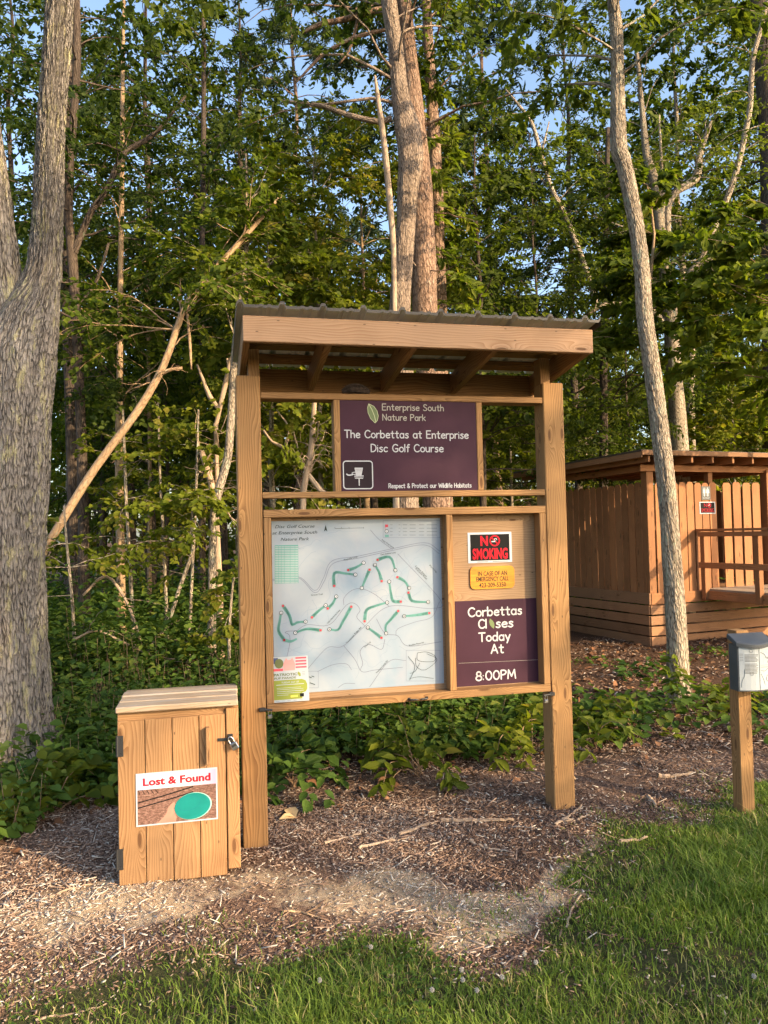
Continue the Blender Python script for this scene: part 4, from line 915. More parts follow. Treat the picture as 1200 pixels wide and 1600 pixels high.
def traced_tree(name, label, tr, Yd, bk, limbs=(), crowns=(), leaf='leaf_dark', sides=12, rough=.06, group=None, flare=1.35, cat='tree', seed=0, twigs=(), root_dz=-.15, step=.3, rdg=None):
    g = np.random.default_rng(seed); P, r = px_path(tr, Yd, step)
    if P[0][2] > -.1:   # carry the trunk down to the ground
        z0 = float(gz(P[0][0], P[0][1]))+root_dz
        k = np.linspace(z0, P[0][2], max(2, int((P[0][2]-z0)/step)+1))[:-1]; d = P[1]-P[0]; d = d/max(d[2], .2)
        ex = np.stack([P[0]-np.array([d[0]*.6*(P[0][2]-z), d[1]*0, P[0][2]-z]) for z in k]) if len(k) else np.zeros((0, 3))
        P = np.vstack([ex, P]); r = np.concatenate([np.full(len(ex), r[0]), r])
    base = P[0].copy(); hgt = P[:, 2]-base[2]-.12; r = r*(1+(flare-1)*np.exp(-np.clip(hgt, 0, None)/.28))
    root = empty(name, base, 0, label, cat, group); b = MB()
    tube(b, P-base, r, sides, uvoff=seed*1.7, rough=rough, seed=seed, rdg=rdg)
    for lm in limbs:
        LP, lr = px_path(lm, Yd, .15 if Yd < 12 else .25); tube(b, LP-base, lr, max(5, sides//2), uvoff=seed*2.3+1, rough=rough, seed=seed+3, rdg=rdg if seed == 1 else None)
    lv = Leaves(); 
    for c in crowns:
        c = dict(c); wp = MB() 
        src = c.pop('limb', None)
        PP, rr_ = (P, r) if src is None else px_path(limbs[src], Yd, .15)
        if src is not None:  # along a limb: sprays all the way
            cnt = c['n']; 
            for q in range(cnt):
                u = g.uniform(c.get('t0', .25), 1)*(len(PP)-1); i0 = min(int(u), len(PP)-2); pp = PP[i0]; 
                bp_ = branch_path(g, pp, g.uniform(0, 6.28), g.uniform(-.1, .9), c['L']*g.uniform(.5, 1.1), .3); tube(wp, bp_, np.linspace(.012, .003, len(bp_)), 4, cap=False)
                tn = np.clip(c['tone']+g.normal(0, .1), 0, 1)
                for k_ in range(c.get('per', 5)):
                    a_ = g.integers(1, len(bp_)); lv.spray(g, bp_[a_], nrm(g.normal(0, 1, 3)*[1, 1, .4]+nrm(bp_[a_]-bp_[a_-1])), c['L']*.4, c.get('ln', 10), c['size'], tn)
        else: crown(g, wp, lv, PP, rr_, **c)
        o = len(b.v); wp.v = [(x-base[0], y-base[1], z-base[2]) for x, y, z in wp.v]
        b.add(wp.v, wp.f, [[wp.uv[j] for j in range(i, i+len(f))] for i, f in _uvit(wp)])
    for n_, zlo, zhi, L_ in twigs:   # bare dead twigs
        for i in range(n_):
            z = g.uniform(zlo, zhi); k = int(np.argmin(np.abs(P[:, 2]-z))); bp_ = branch_path(g, P[k], g.uniform(0, 6.28), g.uniform(-.2, .7), L_*g.uniform(.4, 1.2), .1, .28, 7)
            tube(b, bp_-base, np.linspace(.011, .002, len(bp_)), 4, cap=False, uvoff=i)
            for m_ in range(3):
                k2 = g.integers(2, 7); b2 = branch_path(g, bp_[k2], g.uniform(0, 6.28), g.uniform(-.3, .7), L_*.4, .1, .3, 4); tube(b, b2-base, np.linspace(.005, .0015, len(b2)), 3, cap=False)
    b.build('trunk', M[bk], root, smooth=True)
    if lv.P: lv.build('crown', M[leaf], root, off=base)
    return root
def _uvit(mb):
    i = 0
    for f in mb.f:
        yield i, f; i += len(f)

# big two-stemmed tree at the left edge
traced_tree('forked_tree', 'massive grey lichen-barked tree forking into two stems at the left edge', [(15, 1215, 150), (14, 1130, 122), (13, 1000, 112), (14, 850, 112), (20, 700, 116), (28, 570, 118), (43, 505, 98), (64, 445, 60), (73, 385, 49), (80, 200, 42), (89, 80, 43), (93, 0, 43), (105, -150, 40), (115, -420, 34)], 6.0, 'bark_lichen',
  limbs=[[(12, 600, 100), (9, 520, 80), (6, 445, 56), (-4, 330, 46), (-18, 220, 42), (-40, 60, 40), (-70, -250, 34)]], sides=192, rough=.07, flare=1.3, seed=1, rdg=(.022, 46, 7.),
  crowns=[dict(z0=6.4, z1=9, nb=10, L=2.6, size=.10, tone=.45, per=9, az=(-.5, 1.6))], leaf='leaf_dark', step=.035)
# pair of dim trunks behind it
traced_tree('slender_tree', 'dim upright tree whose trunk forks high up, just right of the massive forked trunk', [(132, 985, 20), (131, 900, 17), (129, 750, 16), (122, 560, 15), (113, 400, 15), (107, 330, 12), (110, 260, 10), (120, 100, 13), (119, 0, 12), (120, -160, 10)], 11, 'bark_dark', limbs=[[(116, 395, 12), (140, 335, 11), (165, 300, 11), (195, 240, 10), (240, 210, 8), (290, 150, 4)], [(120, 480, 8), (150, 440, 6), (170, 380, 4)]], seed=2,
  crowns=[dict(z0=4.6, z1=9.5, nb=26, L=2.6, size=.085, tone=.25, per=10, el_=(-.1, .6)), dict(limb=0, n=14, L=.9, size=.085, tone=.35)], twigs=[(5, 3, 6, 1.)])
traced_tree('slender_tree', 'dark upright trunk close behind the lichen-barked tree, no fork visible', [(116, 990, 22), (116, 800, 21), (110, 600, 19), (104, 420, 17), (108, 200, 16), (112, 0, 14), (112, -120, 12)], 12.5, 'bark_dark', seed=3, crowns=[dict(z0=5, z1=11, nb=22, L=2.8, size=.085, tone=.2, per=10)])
# leaning tree
traced_tree('leaning_tree', 'tan sunlit trunk leaning far over to the right behind the pine cabinet', [(-30, 1068, 16), (30, 930, 14), (78, 845, 13), (148, 732, 12.5), (215, 642, 12), (256, 570, 11), (284, 492, 10), (305, 455, 9), (355, 400, 9), (400, 350, 7), (440, 305, 4)], 9, 'bark_tan', limbs=[[(254, 583, 7), (268, 577, 6), (285, 575, 5)], [(293, 492, 5), (297, 540, 5), (299, 577, 3)], [(277, 460, 4), (285, 475, 4), (294, 494, 4)]], sides=14, rough=.05, seed=4,
  crowns=[dict(z0=4.0, z1=5.4, nb=20, L=1.5, size=.075, tone=.45, per=8, twig=True)], twigs=[(4, 3.5, 5, .9)], leaf='leaf_bright', flare=1.1)
traced_tree('sunlit_sapling_tree', 'straight thin trunk lit warm, crossed by the leaning trunk', [(190, 985, 14), (188, 850, 13), (186, 700, 12), (187, 600, 10), (188, 450, 9), (190, 300, 8), (192, 100, 6), (196, -120, 3)], 12, 'bark_tan', seed=5, crowns=[dict(z0=3.4, z1=8.5, nb=28, L=2., size=.08, tone=.4, per=9, droop=.35)], twigs=[(6, 2, 4, .7)])
traced_tree('sunlit_sapling_tree', 'short thin trunk lit warm between the leaning trunk and the kiosk', [(233, 985, 9), (234, 850, 7), (234, 700, 6), (232, 560, 5), (231, 420, 4)], 13, 'bark_tan', seed=6, crowns=[dict(z0=3.0, z1=6, nb=22, L=1.6, size=.08, tone=.5, per=8, droop=.3)], leaf='leaf_bright')
traced_tree('crooked_tree', 'thin grey crooked trunk swaying up close to the left post of the kiosk', [(330, 1060, 14), (331, 960, 13), (332, 860, 12), (338, 780, 14), (355, 720, 13), (362, 640, 12), (366, 560, 11), (374, 470, 8), (383, 420, 7), (386, 320, 5), (384, 240, 3)], 9.5, 'bark_grey', seed=7, crowns=[dict(z0=3.9, z1=6, nb=18, L=1.4, size=.075, tone=.5, per=8, twig=True)], leaf='leaf_bright')
traced_tree('dead_snag', 'broken bare orange stems of a dead tree tangled behind the crooked grey trunk', [(346, 1045, 10), (342, 900, 10), (335, 785, 11), (326, 740, 10), (315, 706, 9)], 10.3, 'bark_dead', limbs=[[(341, 800, 6), (338, 700, 7), (337, 662, 7)], [(336, 670, 7), (343, 640, 7), (351, 605, 8), (362, 560, 7), (371, 545, 5)], [(343, 640, 7), (328, 620, 8), (318, 595, 5), (308, 570, 3)], [(351, 605, 5), (358, 585, 4), (355, 560, 3)], [(333, 780, 4), (330, 760, 3), (331, 720, 2)]], seed=8, twigs=[(12, 2.1, 3, .8)], cat='dead tree')
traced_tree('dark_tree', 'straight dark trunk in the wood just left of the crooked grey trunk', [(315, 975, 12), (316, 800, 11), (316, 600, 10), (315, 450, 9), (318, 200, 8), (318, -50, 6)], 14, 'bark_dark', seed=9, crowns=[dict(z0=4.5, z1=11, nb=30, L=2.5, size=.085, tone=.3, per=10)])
# bare snag and the three big trunks over the roof
traced_tree('bare_snag', 'bare pale snag standing left of the big trunks above the kiosk roof', [(622, 1030, 10), (619, 800, 10), (616, 440, 8), (612, 350, 10), (604, 260, 10), (597, 200, 9), (590, 150, 7), (586, 118, 3)], 9.7, 'bark_dead', limbs=[[(604, 262, 5), (600, 240, 4), (596, 195, 3)]], seed=10, cat='dead tree')
traced_tree('oak_tree', 'front trunk of the trio above the kiosk roof, furrowed grey-brown and kinked', [(637, 1050, 42), (637, 785, 35), (630, 600, 35), (625, 483, 34), (634, 350, 30), (637, 300, 33), (642, 250, 40), (636, 200, 41), (626, 150, 28), (618, 75, 25), (608, 0, 26), (595, -150, 24), (580, -330, 20)], 10, 'bark_oak', limbs=[[(612, 185, 10), (590, 190, 9), (545, 180, 8), (500, 165, 7), (440, 158, 5)]], sides=96, rough=.06, seed=11, rdg=(.014, 28, 8.), step=.05, crowns=[dict(z0=7.5, z1=9.5, nb=12, L=2.6, size=.09, tone=.4, per=9)])
traced_tree('pine_tree', 'thick reddish scaly trunk behind the kinked oak above the kiosk roof', [(684, 1040, 52), (684, 785, 48), (672, 600, 42), (664, 483, 40), (662, 400, 38), (658, 300, 36), (650, 200, 32), (641, 100, 25), (631, 0, 23), (615, -200, 20)], 10.8, 'bark_pine', limbs=[[(632, 10, 9), (590, 15, 10), (540, 30, 9), (500, 38, 8), (472, 52, 5)], [(560, 25, 6), (553, 55, 5), (545, 80, 4), (530, 100, 3)], [(640, 40, 5), (585, 50, 6), (545, 62, 6), (505, 85, 5), (480, 110, 4), (462, 130, 2)]], sides=22, rough=.05, seed=12, leaf='needle',
  crowns=[dict(z0=7.5, z1=11.5, nb=16, L=3., size=.17, tone=.6, per=7, ln=16, kind='pine'), dict(limb=0, n=4, L=.8, size=.09, tone=.5)], twigs=[(7, 5.5, 8, 1.1)])
traced_tree('pine_tree', 'orange rough trunk wrapped in hanging leaves, rightmost of the trio above the kiosk roof', [(690, 1030, 26), (690, 700, 24), (687, 483, 24), (685, 400, 21), (682, 300, 20), (677, 200, 19), (671, 100, 17), (666, 0, 15), (655, -200, 12)], 11.6, 'bark_pine', sides=16, rough=.08, seed=13, leaf='leaf_bright',
  crowns=[dict(z0=5.0, z1=8.8, nb=40, L=.75, size=.15, tone=.62, per=5, ln=6, el_=(-.3, .3), droop=.5, w=.36), dict(z0=8.5, z1=10, nb=8, L=2.2, size=.1, tone=.5, per=8)], twigs=[(6, 4.2, 7.5, .7)])
# right side
traced_tree('slim_tree', 'slim grey furrowed trunk leaning left in front of the restroom hut', [(1062, 1105, 37), (1060, 1060, 33), (1058, 1000, 31), (1052, 900, 30), (1045, 800, 28), (1035, 700, 28), (1022, 600, 27), (1008, 500, 26), (1004, 440, 25), (995, 360, 25), (976, 262, 25), (966, 225, 27), (965, 120, 21), (963, 50, 20), (958, 0, 19), (945, -150, 16), (935, -330, 13)], 7.75, 'bark_grey', limbs=[[(967, 228, 12), (960, 222, 9), (955, 218, 4)]], sides=96, rough=.05, seed=14, rdg=(.009, 26, 11.), leaf='leaf_dark', flare=1.25, step=.035, crowns=[dict(z0=6.2, z1=8.6, nb=14, L=2.0, size=.095, tone=.45, per=8)])
traced_tree('crooked_branch_tree', 'many-limbed grey tree behind the hut with long crooked boughs spreading both ways', [(1068, 960, 30), (1062, 700, 27), (1055, 600, 24), (1048, 500, 23), (1043, 460, 22), (1038, 420, 17), (1031, 350, 15), (1024, 290, 15), (1010, 240, 12), (1004, 180, 9), (995, 80, 6)], 14.5, 'bark_grey', sides=16, seed=15,
  limbs=[[(1038, 505, 10), (1024, 489, 10), (1008, 483, 11), (994, 480, 12), (970, 477, 12), (945, 477, 11), (930, 482, 9), (915, 492, 5)], [(932, 479, 9), (922, 440, 9), (905, 392, 9), (882, 335, 9), (862, 295, 8), (845, 240, 7), (832, 195, 6), (815, 170, 5), (790, 140, 3)], [(1045, 480, 12), (1062, 457, 12), (1075, 432, 12), (1090, 414, 10), (1120, 405, 9), (1150, 403, 8), (1180, 395, 5)], [(1092, 414, 8), (1110, 370, 9), (1130, 325, 10), (1150, 270, 10), (1165, 205, 9), (1172, 165, 9), (1176, 95, 8), (1190, 40, 7), (1203, -20, 6), (1215, -120, 4)],
    [(1050, 490, 8), (1066, 465, 8), (1090, 447, 8), (1114, 440, 8), (1144, 447, 6), (1155, 462, 3)], [(1040, 430, 11), (1043, 360, 11), (1045, 318, 11), (1060, 297, 12), (1087, 279, 14), (1094, 240, 11), (1102, 215, 8), (1112, 190, 5)], [(1040, 425, 5), (1037, 330, 6), (1033, 250, 5), (1030, 180, 3)], [(845, 245, 4), (852, 215, 3), (858, 190, 2)], [(1018, 474, 13), (1024, 471, 12), (1036, 468, 11), (1062, 457, 10)]],
  crowns=[dict(limb=2, n=22, L=1.3, size=.1, tone=.3, per=6, ln=11), dict(limb=3, n=26, L=1.3, size=.1, tone=.5, per=6, ln=11), dict(limb=4, n=14, L=1.2, size=.1, tone=.25, per=6, ln=11), dict(limb=5, n=24, L=1.4, size=.1, tone=.55, per=6, ln=11), dict(limb=1, n=8, L=1., size=.09, tone=.35, per=4, ln=9), dict(z0=6.4, z1=10.5, nb=14, L=2.4, size=.1, tone=.5, per=8)], twigs=[(6, 5, 9, 1.)])
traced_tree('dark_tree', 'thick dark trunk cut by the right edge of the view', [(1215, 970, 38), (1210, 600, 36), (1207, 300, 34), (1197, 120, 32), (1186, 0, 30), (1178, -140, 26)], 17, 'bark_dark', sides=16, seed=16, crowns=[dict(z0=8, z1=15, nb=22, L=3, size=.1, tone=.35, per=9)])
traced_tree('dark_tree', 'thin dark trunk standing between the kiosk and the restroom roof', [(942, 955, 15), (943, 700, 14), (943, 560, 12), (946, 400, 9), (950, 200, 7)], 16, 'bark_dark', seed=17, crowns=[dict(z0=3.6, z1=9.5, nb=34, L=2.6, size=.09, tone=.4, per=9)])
traced_tree('dead_snag', 'bleached dead trunk with curled branches, seen through the left opening under the kiosk roof', [(475, 1040, 11), (475, 860, 10), (474, 770, 10), (484, 720, 10), (490, 650, 8), (493, 590, 6)], 10.4, 'bark_dead', limbs=[[(512, 775, 9), (500, 765, 9), (482, 742, 8), (470, 720, 7), (445, 700, 6), (425, 690, 4), (412, 672, 3)], [(445, 700, 4), (452, 670, 3), (432, 640, 2)], [(470, 720, 3), (455, 660, 2)]], seed=18, twigs=[(14, 2.4, 3.4, .7)], cat='dead tree')
# thin saplings in the understorey
for lab, tr, yd, sd_ in (('thin pale stem rising straight beside the warm lit trunk', [(209, 1000, 6), (203, 880, 6), (197, 780, 5), (194, 690, 4), (192, 640, 3)], 10.2, 31), ('thin curved stem bowing to the right in the undergrowth', [(235, 1010, 5), (262, 975, 6), (280, 920, 6), (295, 880, 6), (302, 850, 5), (298, 815, 4), (306, 780, 3)], 9.6, 32)):
    traced_tree('sapling', lab, tr, yd, 'bark_grey', seed=sd_, leaf='leaf_bright', sides=7, crowns=[dict(z0=1.6, z1=3.0, nb=14, L=1.1, size=.085, tone=.72, per=5, ln=9, el_=(-.1, .3), twig=True, flat=.88)], cat='sapling', flare=1.1)

for lab, tr, yd, sd_, nb_, z0_, z1_, L_ in (('leafy low sapling with sunlit leaves just right of the forked trunk', [(118, 1040, 6), (112, 930, 5), (104, 850, 4), (100, 790, 3)], 8.6, 33, 9, 1.0, 1.9, .9), ('sapling holding flat sunlit leaf sprays under the middle of the leaning trunk', [(262, 1000, 6), (256, 860, 5), (250, 740, 4), (247, 620, 3)], 10.8, 34, 11, 1.7, 3.5, 1.1), ('bright leafy sapling between the dark trunk and the crooked grey trunk', [(296, 1000, 5), (300, 900, 5), (306, 780, 4), (310, 640, 3)], 10.0, 35, 10, 1.2, 3.2, .9), ('bushy sapling hugging the left post of the kiosk from behind', [(360, 1090, 5), (358, 1000, 5), (362, 930, 4), (368, 880, 3)], 8.0, 36, 12, .5, 1.5, .6)):
    traced_tree('sapling', lab, tr, yd, 'bark_grey', seed=sd_, leaf='leaf_bright', sides=7, crowns=[dict(z0=z0_, z1=z1_, nb=nb_, L=L_, size=.075, tone=.78, per=5, ln=8, el_=(-.15, .35), twig=True, flat=.85)], cat='sapling', flare=1.1)
# thin dead branches sprawling in the undergrowth
for lab, pts_, yd, sd_ in (('pale dead branch arching through the undergrowth left of the cabinet', [(130, 930, 4), (165, 900, 5), (195, 935, 5), (215, 985, 4), (222, 1015, 3)], 9.0, 1), ('thin dead branch lying low in the undergrowth above the cabinet', [(115, 1000, 4), (150, 985, 4), (185, 1000, 4), (240, 1025, 3), (275, 1030, 2)], 8.4, 2), ('bleached dead branch in the leaves close to the left post', [(285, 1025, 3), (310, 1000, 5), (325, 1005, 5), (338, 1022, 3)], 8.6, 3)):
    P_, r_ = px_path(pts_, yd, .12); c = P_[len(P_)//2].copy(); b = MB(); g2 = np.random.default_rng(sd_); tube(b, P_-c, r_, 6, uvoff=sd_)
    for k in range(9):
        i0 = int(g2.integers(1, len(P_))); q = branch_path(g2, P_[i0]-c, g2.uniform(0, 6.28), g2.uniform(-.2, .9), g2.uniform(.2, .6), .1, .3, 5); tube(b, q, np.linspace(.006, .0015, len(q)), 3, cap=False)
    tag(b.build('dead_branch', M['bark_dead'], None, True, loc=c), lab, 'branch')
# ---- understorey and canopy trees, each with its own crown
def grown_tree(name, label, px, Yd, H, z0, nb, L, size, tone, bk, leaf, r0=.06, per=9, ln=13, kind='leaf', el_=(0., .6), droop=.28, seed=0, flat=.62, group=None, twig=False, w=.68, lean=.0, cat='tree'):
    g = np.random.default_rng(seed+500); x = (px-600)/FPX*Yd; base = np.array([x, Yd, float(gz(x, Yd))-.1])
    n = 10; P = np.stack([base+np.array([lean*H*(t**1.3)+g.normal(0, .05*H*.06), g.normal(0, .05*H*.06), H*t]) for t in np.linspace(0, 1, n)]); P[0] = base
    P, r = smooth_path(P, r0*np.linspace(1, .12, n)**.8, .5)
    root = empty(name, base, 0, label, cat, group); b = MB(); tube(b, P-base, r, 9 if r0 > .08 else 7, uvoff=seed*1.3, rough=.05, seed=seed, cap=False)
    lv = Leaves(); crown(g, b, lv, P-base, r, z0, H*.98, nb, L, size, tone, per, ln, el_, droop, kind, flat, None, twig, w)
    b.build('trunk', M[bk], root, smooth=True); lv.build('crown', M[leaf], root); return root
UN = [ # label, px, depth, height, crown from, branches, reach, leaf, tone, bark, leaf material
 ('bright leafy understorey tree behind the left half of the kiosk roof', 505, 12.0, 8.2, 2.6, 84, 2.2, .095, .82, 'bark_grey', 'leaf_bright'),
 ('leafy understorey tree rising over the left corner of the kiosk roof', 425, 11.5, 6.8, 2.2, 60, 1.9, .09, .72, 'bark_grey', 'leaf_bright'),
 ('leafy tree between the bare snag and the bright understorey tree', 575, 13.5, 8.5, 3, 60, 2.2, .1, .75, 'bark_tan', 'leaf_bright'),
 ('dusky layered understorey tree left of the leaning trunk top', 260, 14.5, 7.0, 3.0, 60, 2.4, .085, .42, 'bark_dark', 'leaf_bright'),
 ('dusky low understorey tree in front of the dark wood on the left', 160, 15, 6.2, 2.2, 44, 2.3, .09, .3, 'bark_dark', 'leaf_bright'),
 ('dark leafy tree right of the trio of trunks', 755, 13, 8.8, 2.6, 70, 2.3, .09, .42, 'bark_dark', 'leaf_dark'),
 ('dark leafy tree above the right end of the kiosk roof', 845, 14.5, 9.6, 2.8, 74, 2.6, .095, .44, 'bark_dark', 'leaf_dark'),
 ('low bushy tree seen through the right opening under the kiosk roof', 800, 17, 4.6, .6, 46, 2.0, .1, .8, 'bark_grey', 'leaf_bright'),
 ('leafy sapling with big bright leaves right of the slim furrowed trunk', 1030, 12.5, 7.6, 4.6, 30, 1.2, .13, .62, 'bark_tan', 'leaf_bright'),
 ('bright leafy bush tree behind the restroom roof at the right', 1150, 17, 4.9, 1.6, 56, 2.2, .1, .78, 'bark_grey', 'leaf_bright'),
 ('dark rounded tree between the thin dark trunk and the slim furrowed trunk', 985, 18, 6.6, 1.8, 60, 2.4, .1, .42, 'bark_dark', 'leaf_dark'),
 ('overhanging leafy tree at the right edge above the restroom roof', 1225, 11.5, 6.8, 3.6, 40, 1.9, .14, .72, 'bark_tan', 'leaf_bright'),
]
for i, q in enumerate(UN):
    grown_tree('leafy_tree', *q, seed=i, r0=.05+.012*(i % 3), per=8, group='understorey trees', w=(.62, .85, .48, .72)[i % 4], flat=(.75, .5, .65)[i % 3])
PROT = []
def canopy(name, label, px, Yd, H, z0, nb, L, size, tone, bk, leaf, seed, **k):
    return grown_tree(name, label, px, Yd, H, z0, nb, L, size, tone, bk, leaf, seed=seed, r0=.13, **k)
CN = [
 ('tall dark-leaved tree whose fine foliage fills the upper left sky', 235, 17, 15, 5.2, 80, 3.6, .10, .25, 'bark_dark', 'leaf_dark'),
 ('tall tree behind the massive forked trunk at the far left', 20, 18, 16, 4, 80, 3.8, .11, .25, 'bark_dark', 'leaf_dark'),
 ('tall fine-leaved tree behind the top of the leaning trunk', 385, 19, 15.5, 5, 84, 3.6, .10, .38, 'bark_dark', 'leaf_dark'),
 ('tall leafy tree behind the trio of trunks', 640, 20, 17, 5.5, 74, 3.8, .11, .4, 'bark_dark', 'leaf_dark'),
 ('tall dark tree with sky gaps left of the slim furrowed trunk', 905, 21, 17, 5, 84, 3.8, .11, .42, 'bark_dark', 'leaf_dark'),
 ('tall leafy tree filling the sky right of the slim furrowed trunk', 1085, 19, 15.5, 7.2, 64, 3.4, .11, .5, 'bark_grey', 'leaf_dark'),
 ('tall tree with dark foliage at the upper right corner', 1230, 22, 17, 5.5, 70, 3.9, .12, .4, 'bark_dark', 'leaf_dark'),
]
for i, q in enumerate(CN): canopy('tall_tree', *q, seed=40+i, per=11, ln=14, w=(.75, .55, .9)[i % 3], group='tall trees of the wood')
PT = [('feathery tall pine behind the dark pine limbs at top centre', 470, 20, 17, 7, 56, 3.2, .22, .7, 'bark_pine', 'needle', 60),
 ('feathery tall pine right of the trio of trunks near the top', 775, 22, 19, 8, 56, 3.2, .24, .5, 'bark_pine', 'needle', 61),
 ('hazy blue-green pine behind the restroom roof at the right', 1120, 34, 10.5, 2, 60, 3.2, .30, .4, 'bark_pine', 'needle', 62),
 ('hazy pine seen through the right opening of the kiosk', 825, 30, 9, 1, 56, 3.0, .28, .75, 'bark_pine', 'needle', 63)]
for q in PT: canopy('pine_tree', *q[:-1], seed=q[-1], kind='pine', per=9, ln=15, el_=(-.05, .45), group='pines')
# distant wood: copies of four trees, farther back
def dup(root, loc, rz, sc, label, group):
    r_ = root.copy(); COL.objects.link(r_); r_.location = tuple(map(float, loc)); r_.rotation_euler = (0, 0, rz); r_.scale = (sc, sc, sc); r_['label'] = label; r_['group'] = group
    for ch in list(root.children):
        c = ch.copy(); COL.objects.link(c); c.parent = r_
    return r_
src = [o for o in COL.objects if o.parent is None and (o.name.startswith('leafy_tree') or o.name.startswith('tall_tree'))]
lo = [o for o in src if o.name.startswith('leafy_tree')]; hi = [o for o in src if o.name.startswith('tall_tree')]
g_ = np.random.default_rng(99)
for i in range(34):
    px = -60+1320*((i*.618) % 1); Yd = 22+13*g_.random(); x = (px-600)/FPX*Yd
    s_ = lo[[0, 1, 2, 3, 4, 7][i % 6]]
    dup(s_, (x, Yd, float(gz(x, Yd))-.1), g_.uniform(0, 6.28), g_.uniform(.8, 1.3), 'small leafy tree far back among the dark trunks of the wood', 'far understorey trees')
for i in range(8):
    px = -40+1290*((i*.618+.3) % 1); Yd = 26+13*g_.random(); x = (px-600)/FPX*Yd
    dup(hi[i % len(hi)], (x, Yd, float(gz(x, Yd))-.1), g_.uniform(0, 6.28), g_.uniform(.85, 1.15), 'tall tree far back in the wood with dark foliage against the sky', 'far tall trees')
# bare far trunks
b = MB(); tube(b, *smooth_path([(0, 0, 0), (.05, 0, 2), (-.05, .05, 4), (0, 0, 6)], [.12, .11, .09, .05], .6), n=8, rough=.05)
tp = empty('tree_trunk', (-4.5, 21, -.1), 0, 'bare straight trunk in the dim depth of the wood', 'tree', 'far bare trunks'); b.build('trunk', M['bark_dark'], tp, smooth=True)
for i in range(14):
    px = 90+330*((i*.618+.11) % 1) if i % 3 else 420+500*((i*.37) % 1); Yd = 15+11*g_.random(); x = (px-600)/FPX*Yd
    dup(tp, (x, Yd, -.1), g_.uniform(0, 6.28), g_.uniform(.5, 1.1), 'bare straight trunk in the dim depth of the wood', 'far bare trunks')

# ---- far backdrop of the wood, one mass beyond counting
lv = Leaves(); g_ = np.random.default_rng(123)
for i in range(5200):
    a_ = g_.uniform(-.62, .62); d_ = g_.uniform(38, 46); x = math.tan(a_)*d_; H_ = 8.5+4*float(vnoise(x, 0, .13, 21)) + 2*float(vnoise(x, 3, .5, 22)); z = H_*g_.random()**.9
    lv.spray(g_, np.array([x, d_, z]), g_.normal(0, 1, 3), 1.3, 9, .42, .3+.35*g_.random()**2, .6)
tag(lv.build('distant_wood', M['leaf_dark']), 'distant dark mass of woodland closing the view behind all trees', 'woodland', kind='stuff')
# ---- unseen trees added behind the viewer, crowns set on sun rays to cast shade
lv = Leaves(); g_ = np.random.default_rng(77); tb = MB(); hd = np.array([sd[0], sd[1], 0])/math.hypot(sd[0], sd[1]); te = math.tan(R(SUN_EL))
for (tx, ty, tz), t_, r_, n_ in (((-2.95, 6, 3.0), 15, 1.35, 620), ((-3.0, 6, 1.5), 17, 1.1, 420), ((2.3, 4.2, .0), 9.5, 1.3, 200), ((1.2, 3.1, 0), 10.5, 1.2, 150), ((3.6, 5.4, .0), 10, 1.2, 150), ((-3.4, 8.2, 1.2), 20, 1.5, 200)):
    c = np.array([tx, ty, tz])+hd*t_+np.array([0, 0, t_*te]); tube(tb, [np.array([c[0], c[1], -.1]), c, c+[0, 0, r_]], [.11, .07, .02], 8)
    for i in range(n_): v = g_.normal(0, 1, 3); v = v/np.linalg.norm(v)*r_*g_.random()**.4; lv.spray(g_, c+v, v+g_.normal(0, .5, 3), .6, 13, .11, .4, .6)
tag(lv.build('unseen_shade_foliage', M['leaf_dark']), 'foliage of unseen trees added behind the viewer for shade', 'foliage', kind='stuff')
tag(tb.build('unseen_shade_trunks', M['bark_dark']), 'trunks of unseen trees added behind the viewer for shade', 'trunks', kind='stuff')
# ------------------------------------------------------------------ undergrowth
lv = Leaves(); g_ = np.random.default_rng(17); st = MB()
def stem_plants(N_, xr, yr, dens, hfun, size, tone, k=(5, 9), stems=False):
    x = g_.uniform(*xr, N_); y = g_.uniform(*yr, N_); d = dens(x, y); keep = (g_.random(N_) < d) & inview(x, y, .16); x = x[keep]; y = y[keep]; z = gz(x, y); h = hfun(x, y)*g_.uniform(.35, 1.15, len(x))
    for i in range(len(x)):
        n = int(g_.integers(*k)); t = g_.uniform(.3, 1, n); a = g_.uniform(0, 6.283, n); rr = (.06+.22*h[i]*g_.random(n))
        lx, ly = g_.normal(0, .12*h[i]+.02, 2)
        if stems and i % 3 == 0: tube(st, [(x[i], y[i], z[i]), (x[i]+lx*.5, y[i]+ly*.5, z[i]+h[i]*.5), (x[i]+lx, y[i]+ly, z[i]+h[i])], [.004, .003, .0015], 3, cap=False)
        Pn = np.stack([x[i]+lx*t+rr*np.cos(a)*.7, y[i]+ly*t+rr*np.sin(a)*.7, z[i]+h[i]*t], 1)
        lv.P.append(Pn); lv.D.append(np.stack([np.cos(a), np.sin(a), g_.uniform(-.55, .15, n)], 1)); lv.N.append(np.stack([.2*np.cos(a), .2*np.sin(a), np.ones(n)], 1)+g_.normal(0, .3, (n, 3)))
        lv.S.append(size*g_.uniform(.55, 1.25, n)*(1+.02*(y[i]-5))); lv.W.append(g_.uniform(.55, .85, n)); lv.T.append(np.clip(tone+g_.normal(0, .2)+g_.normal(0, .12, n), 0, 1))
dback = lambda x, y: ss(-.12, .3, y-pl(UB, x)+(vnoise(x, y, 1.8, 33)-.55)*1.0)*(.35+.65*ss(.3, .55, vnoise(x, y, 1.4, 30)))
hb = lambda x, y: np.clip(.15+.16*(y-pl(UB, x)), .12, 1.1)*(.55+.9*vnoise(x, y, .9, 34))
stem_plants(3000, (-4.5, 2.3), (3.6, 8.5), dback, hb, .105, .5)
stem_plants(4200, (-4.5, 2.3), (3.6, 8.5), dback, lambda x, y: hb(x, y)*1.12, .062, .62, (6, 12), True)
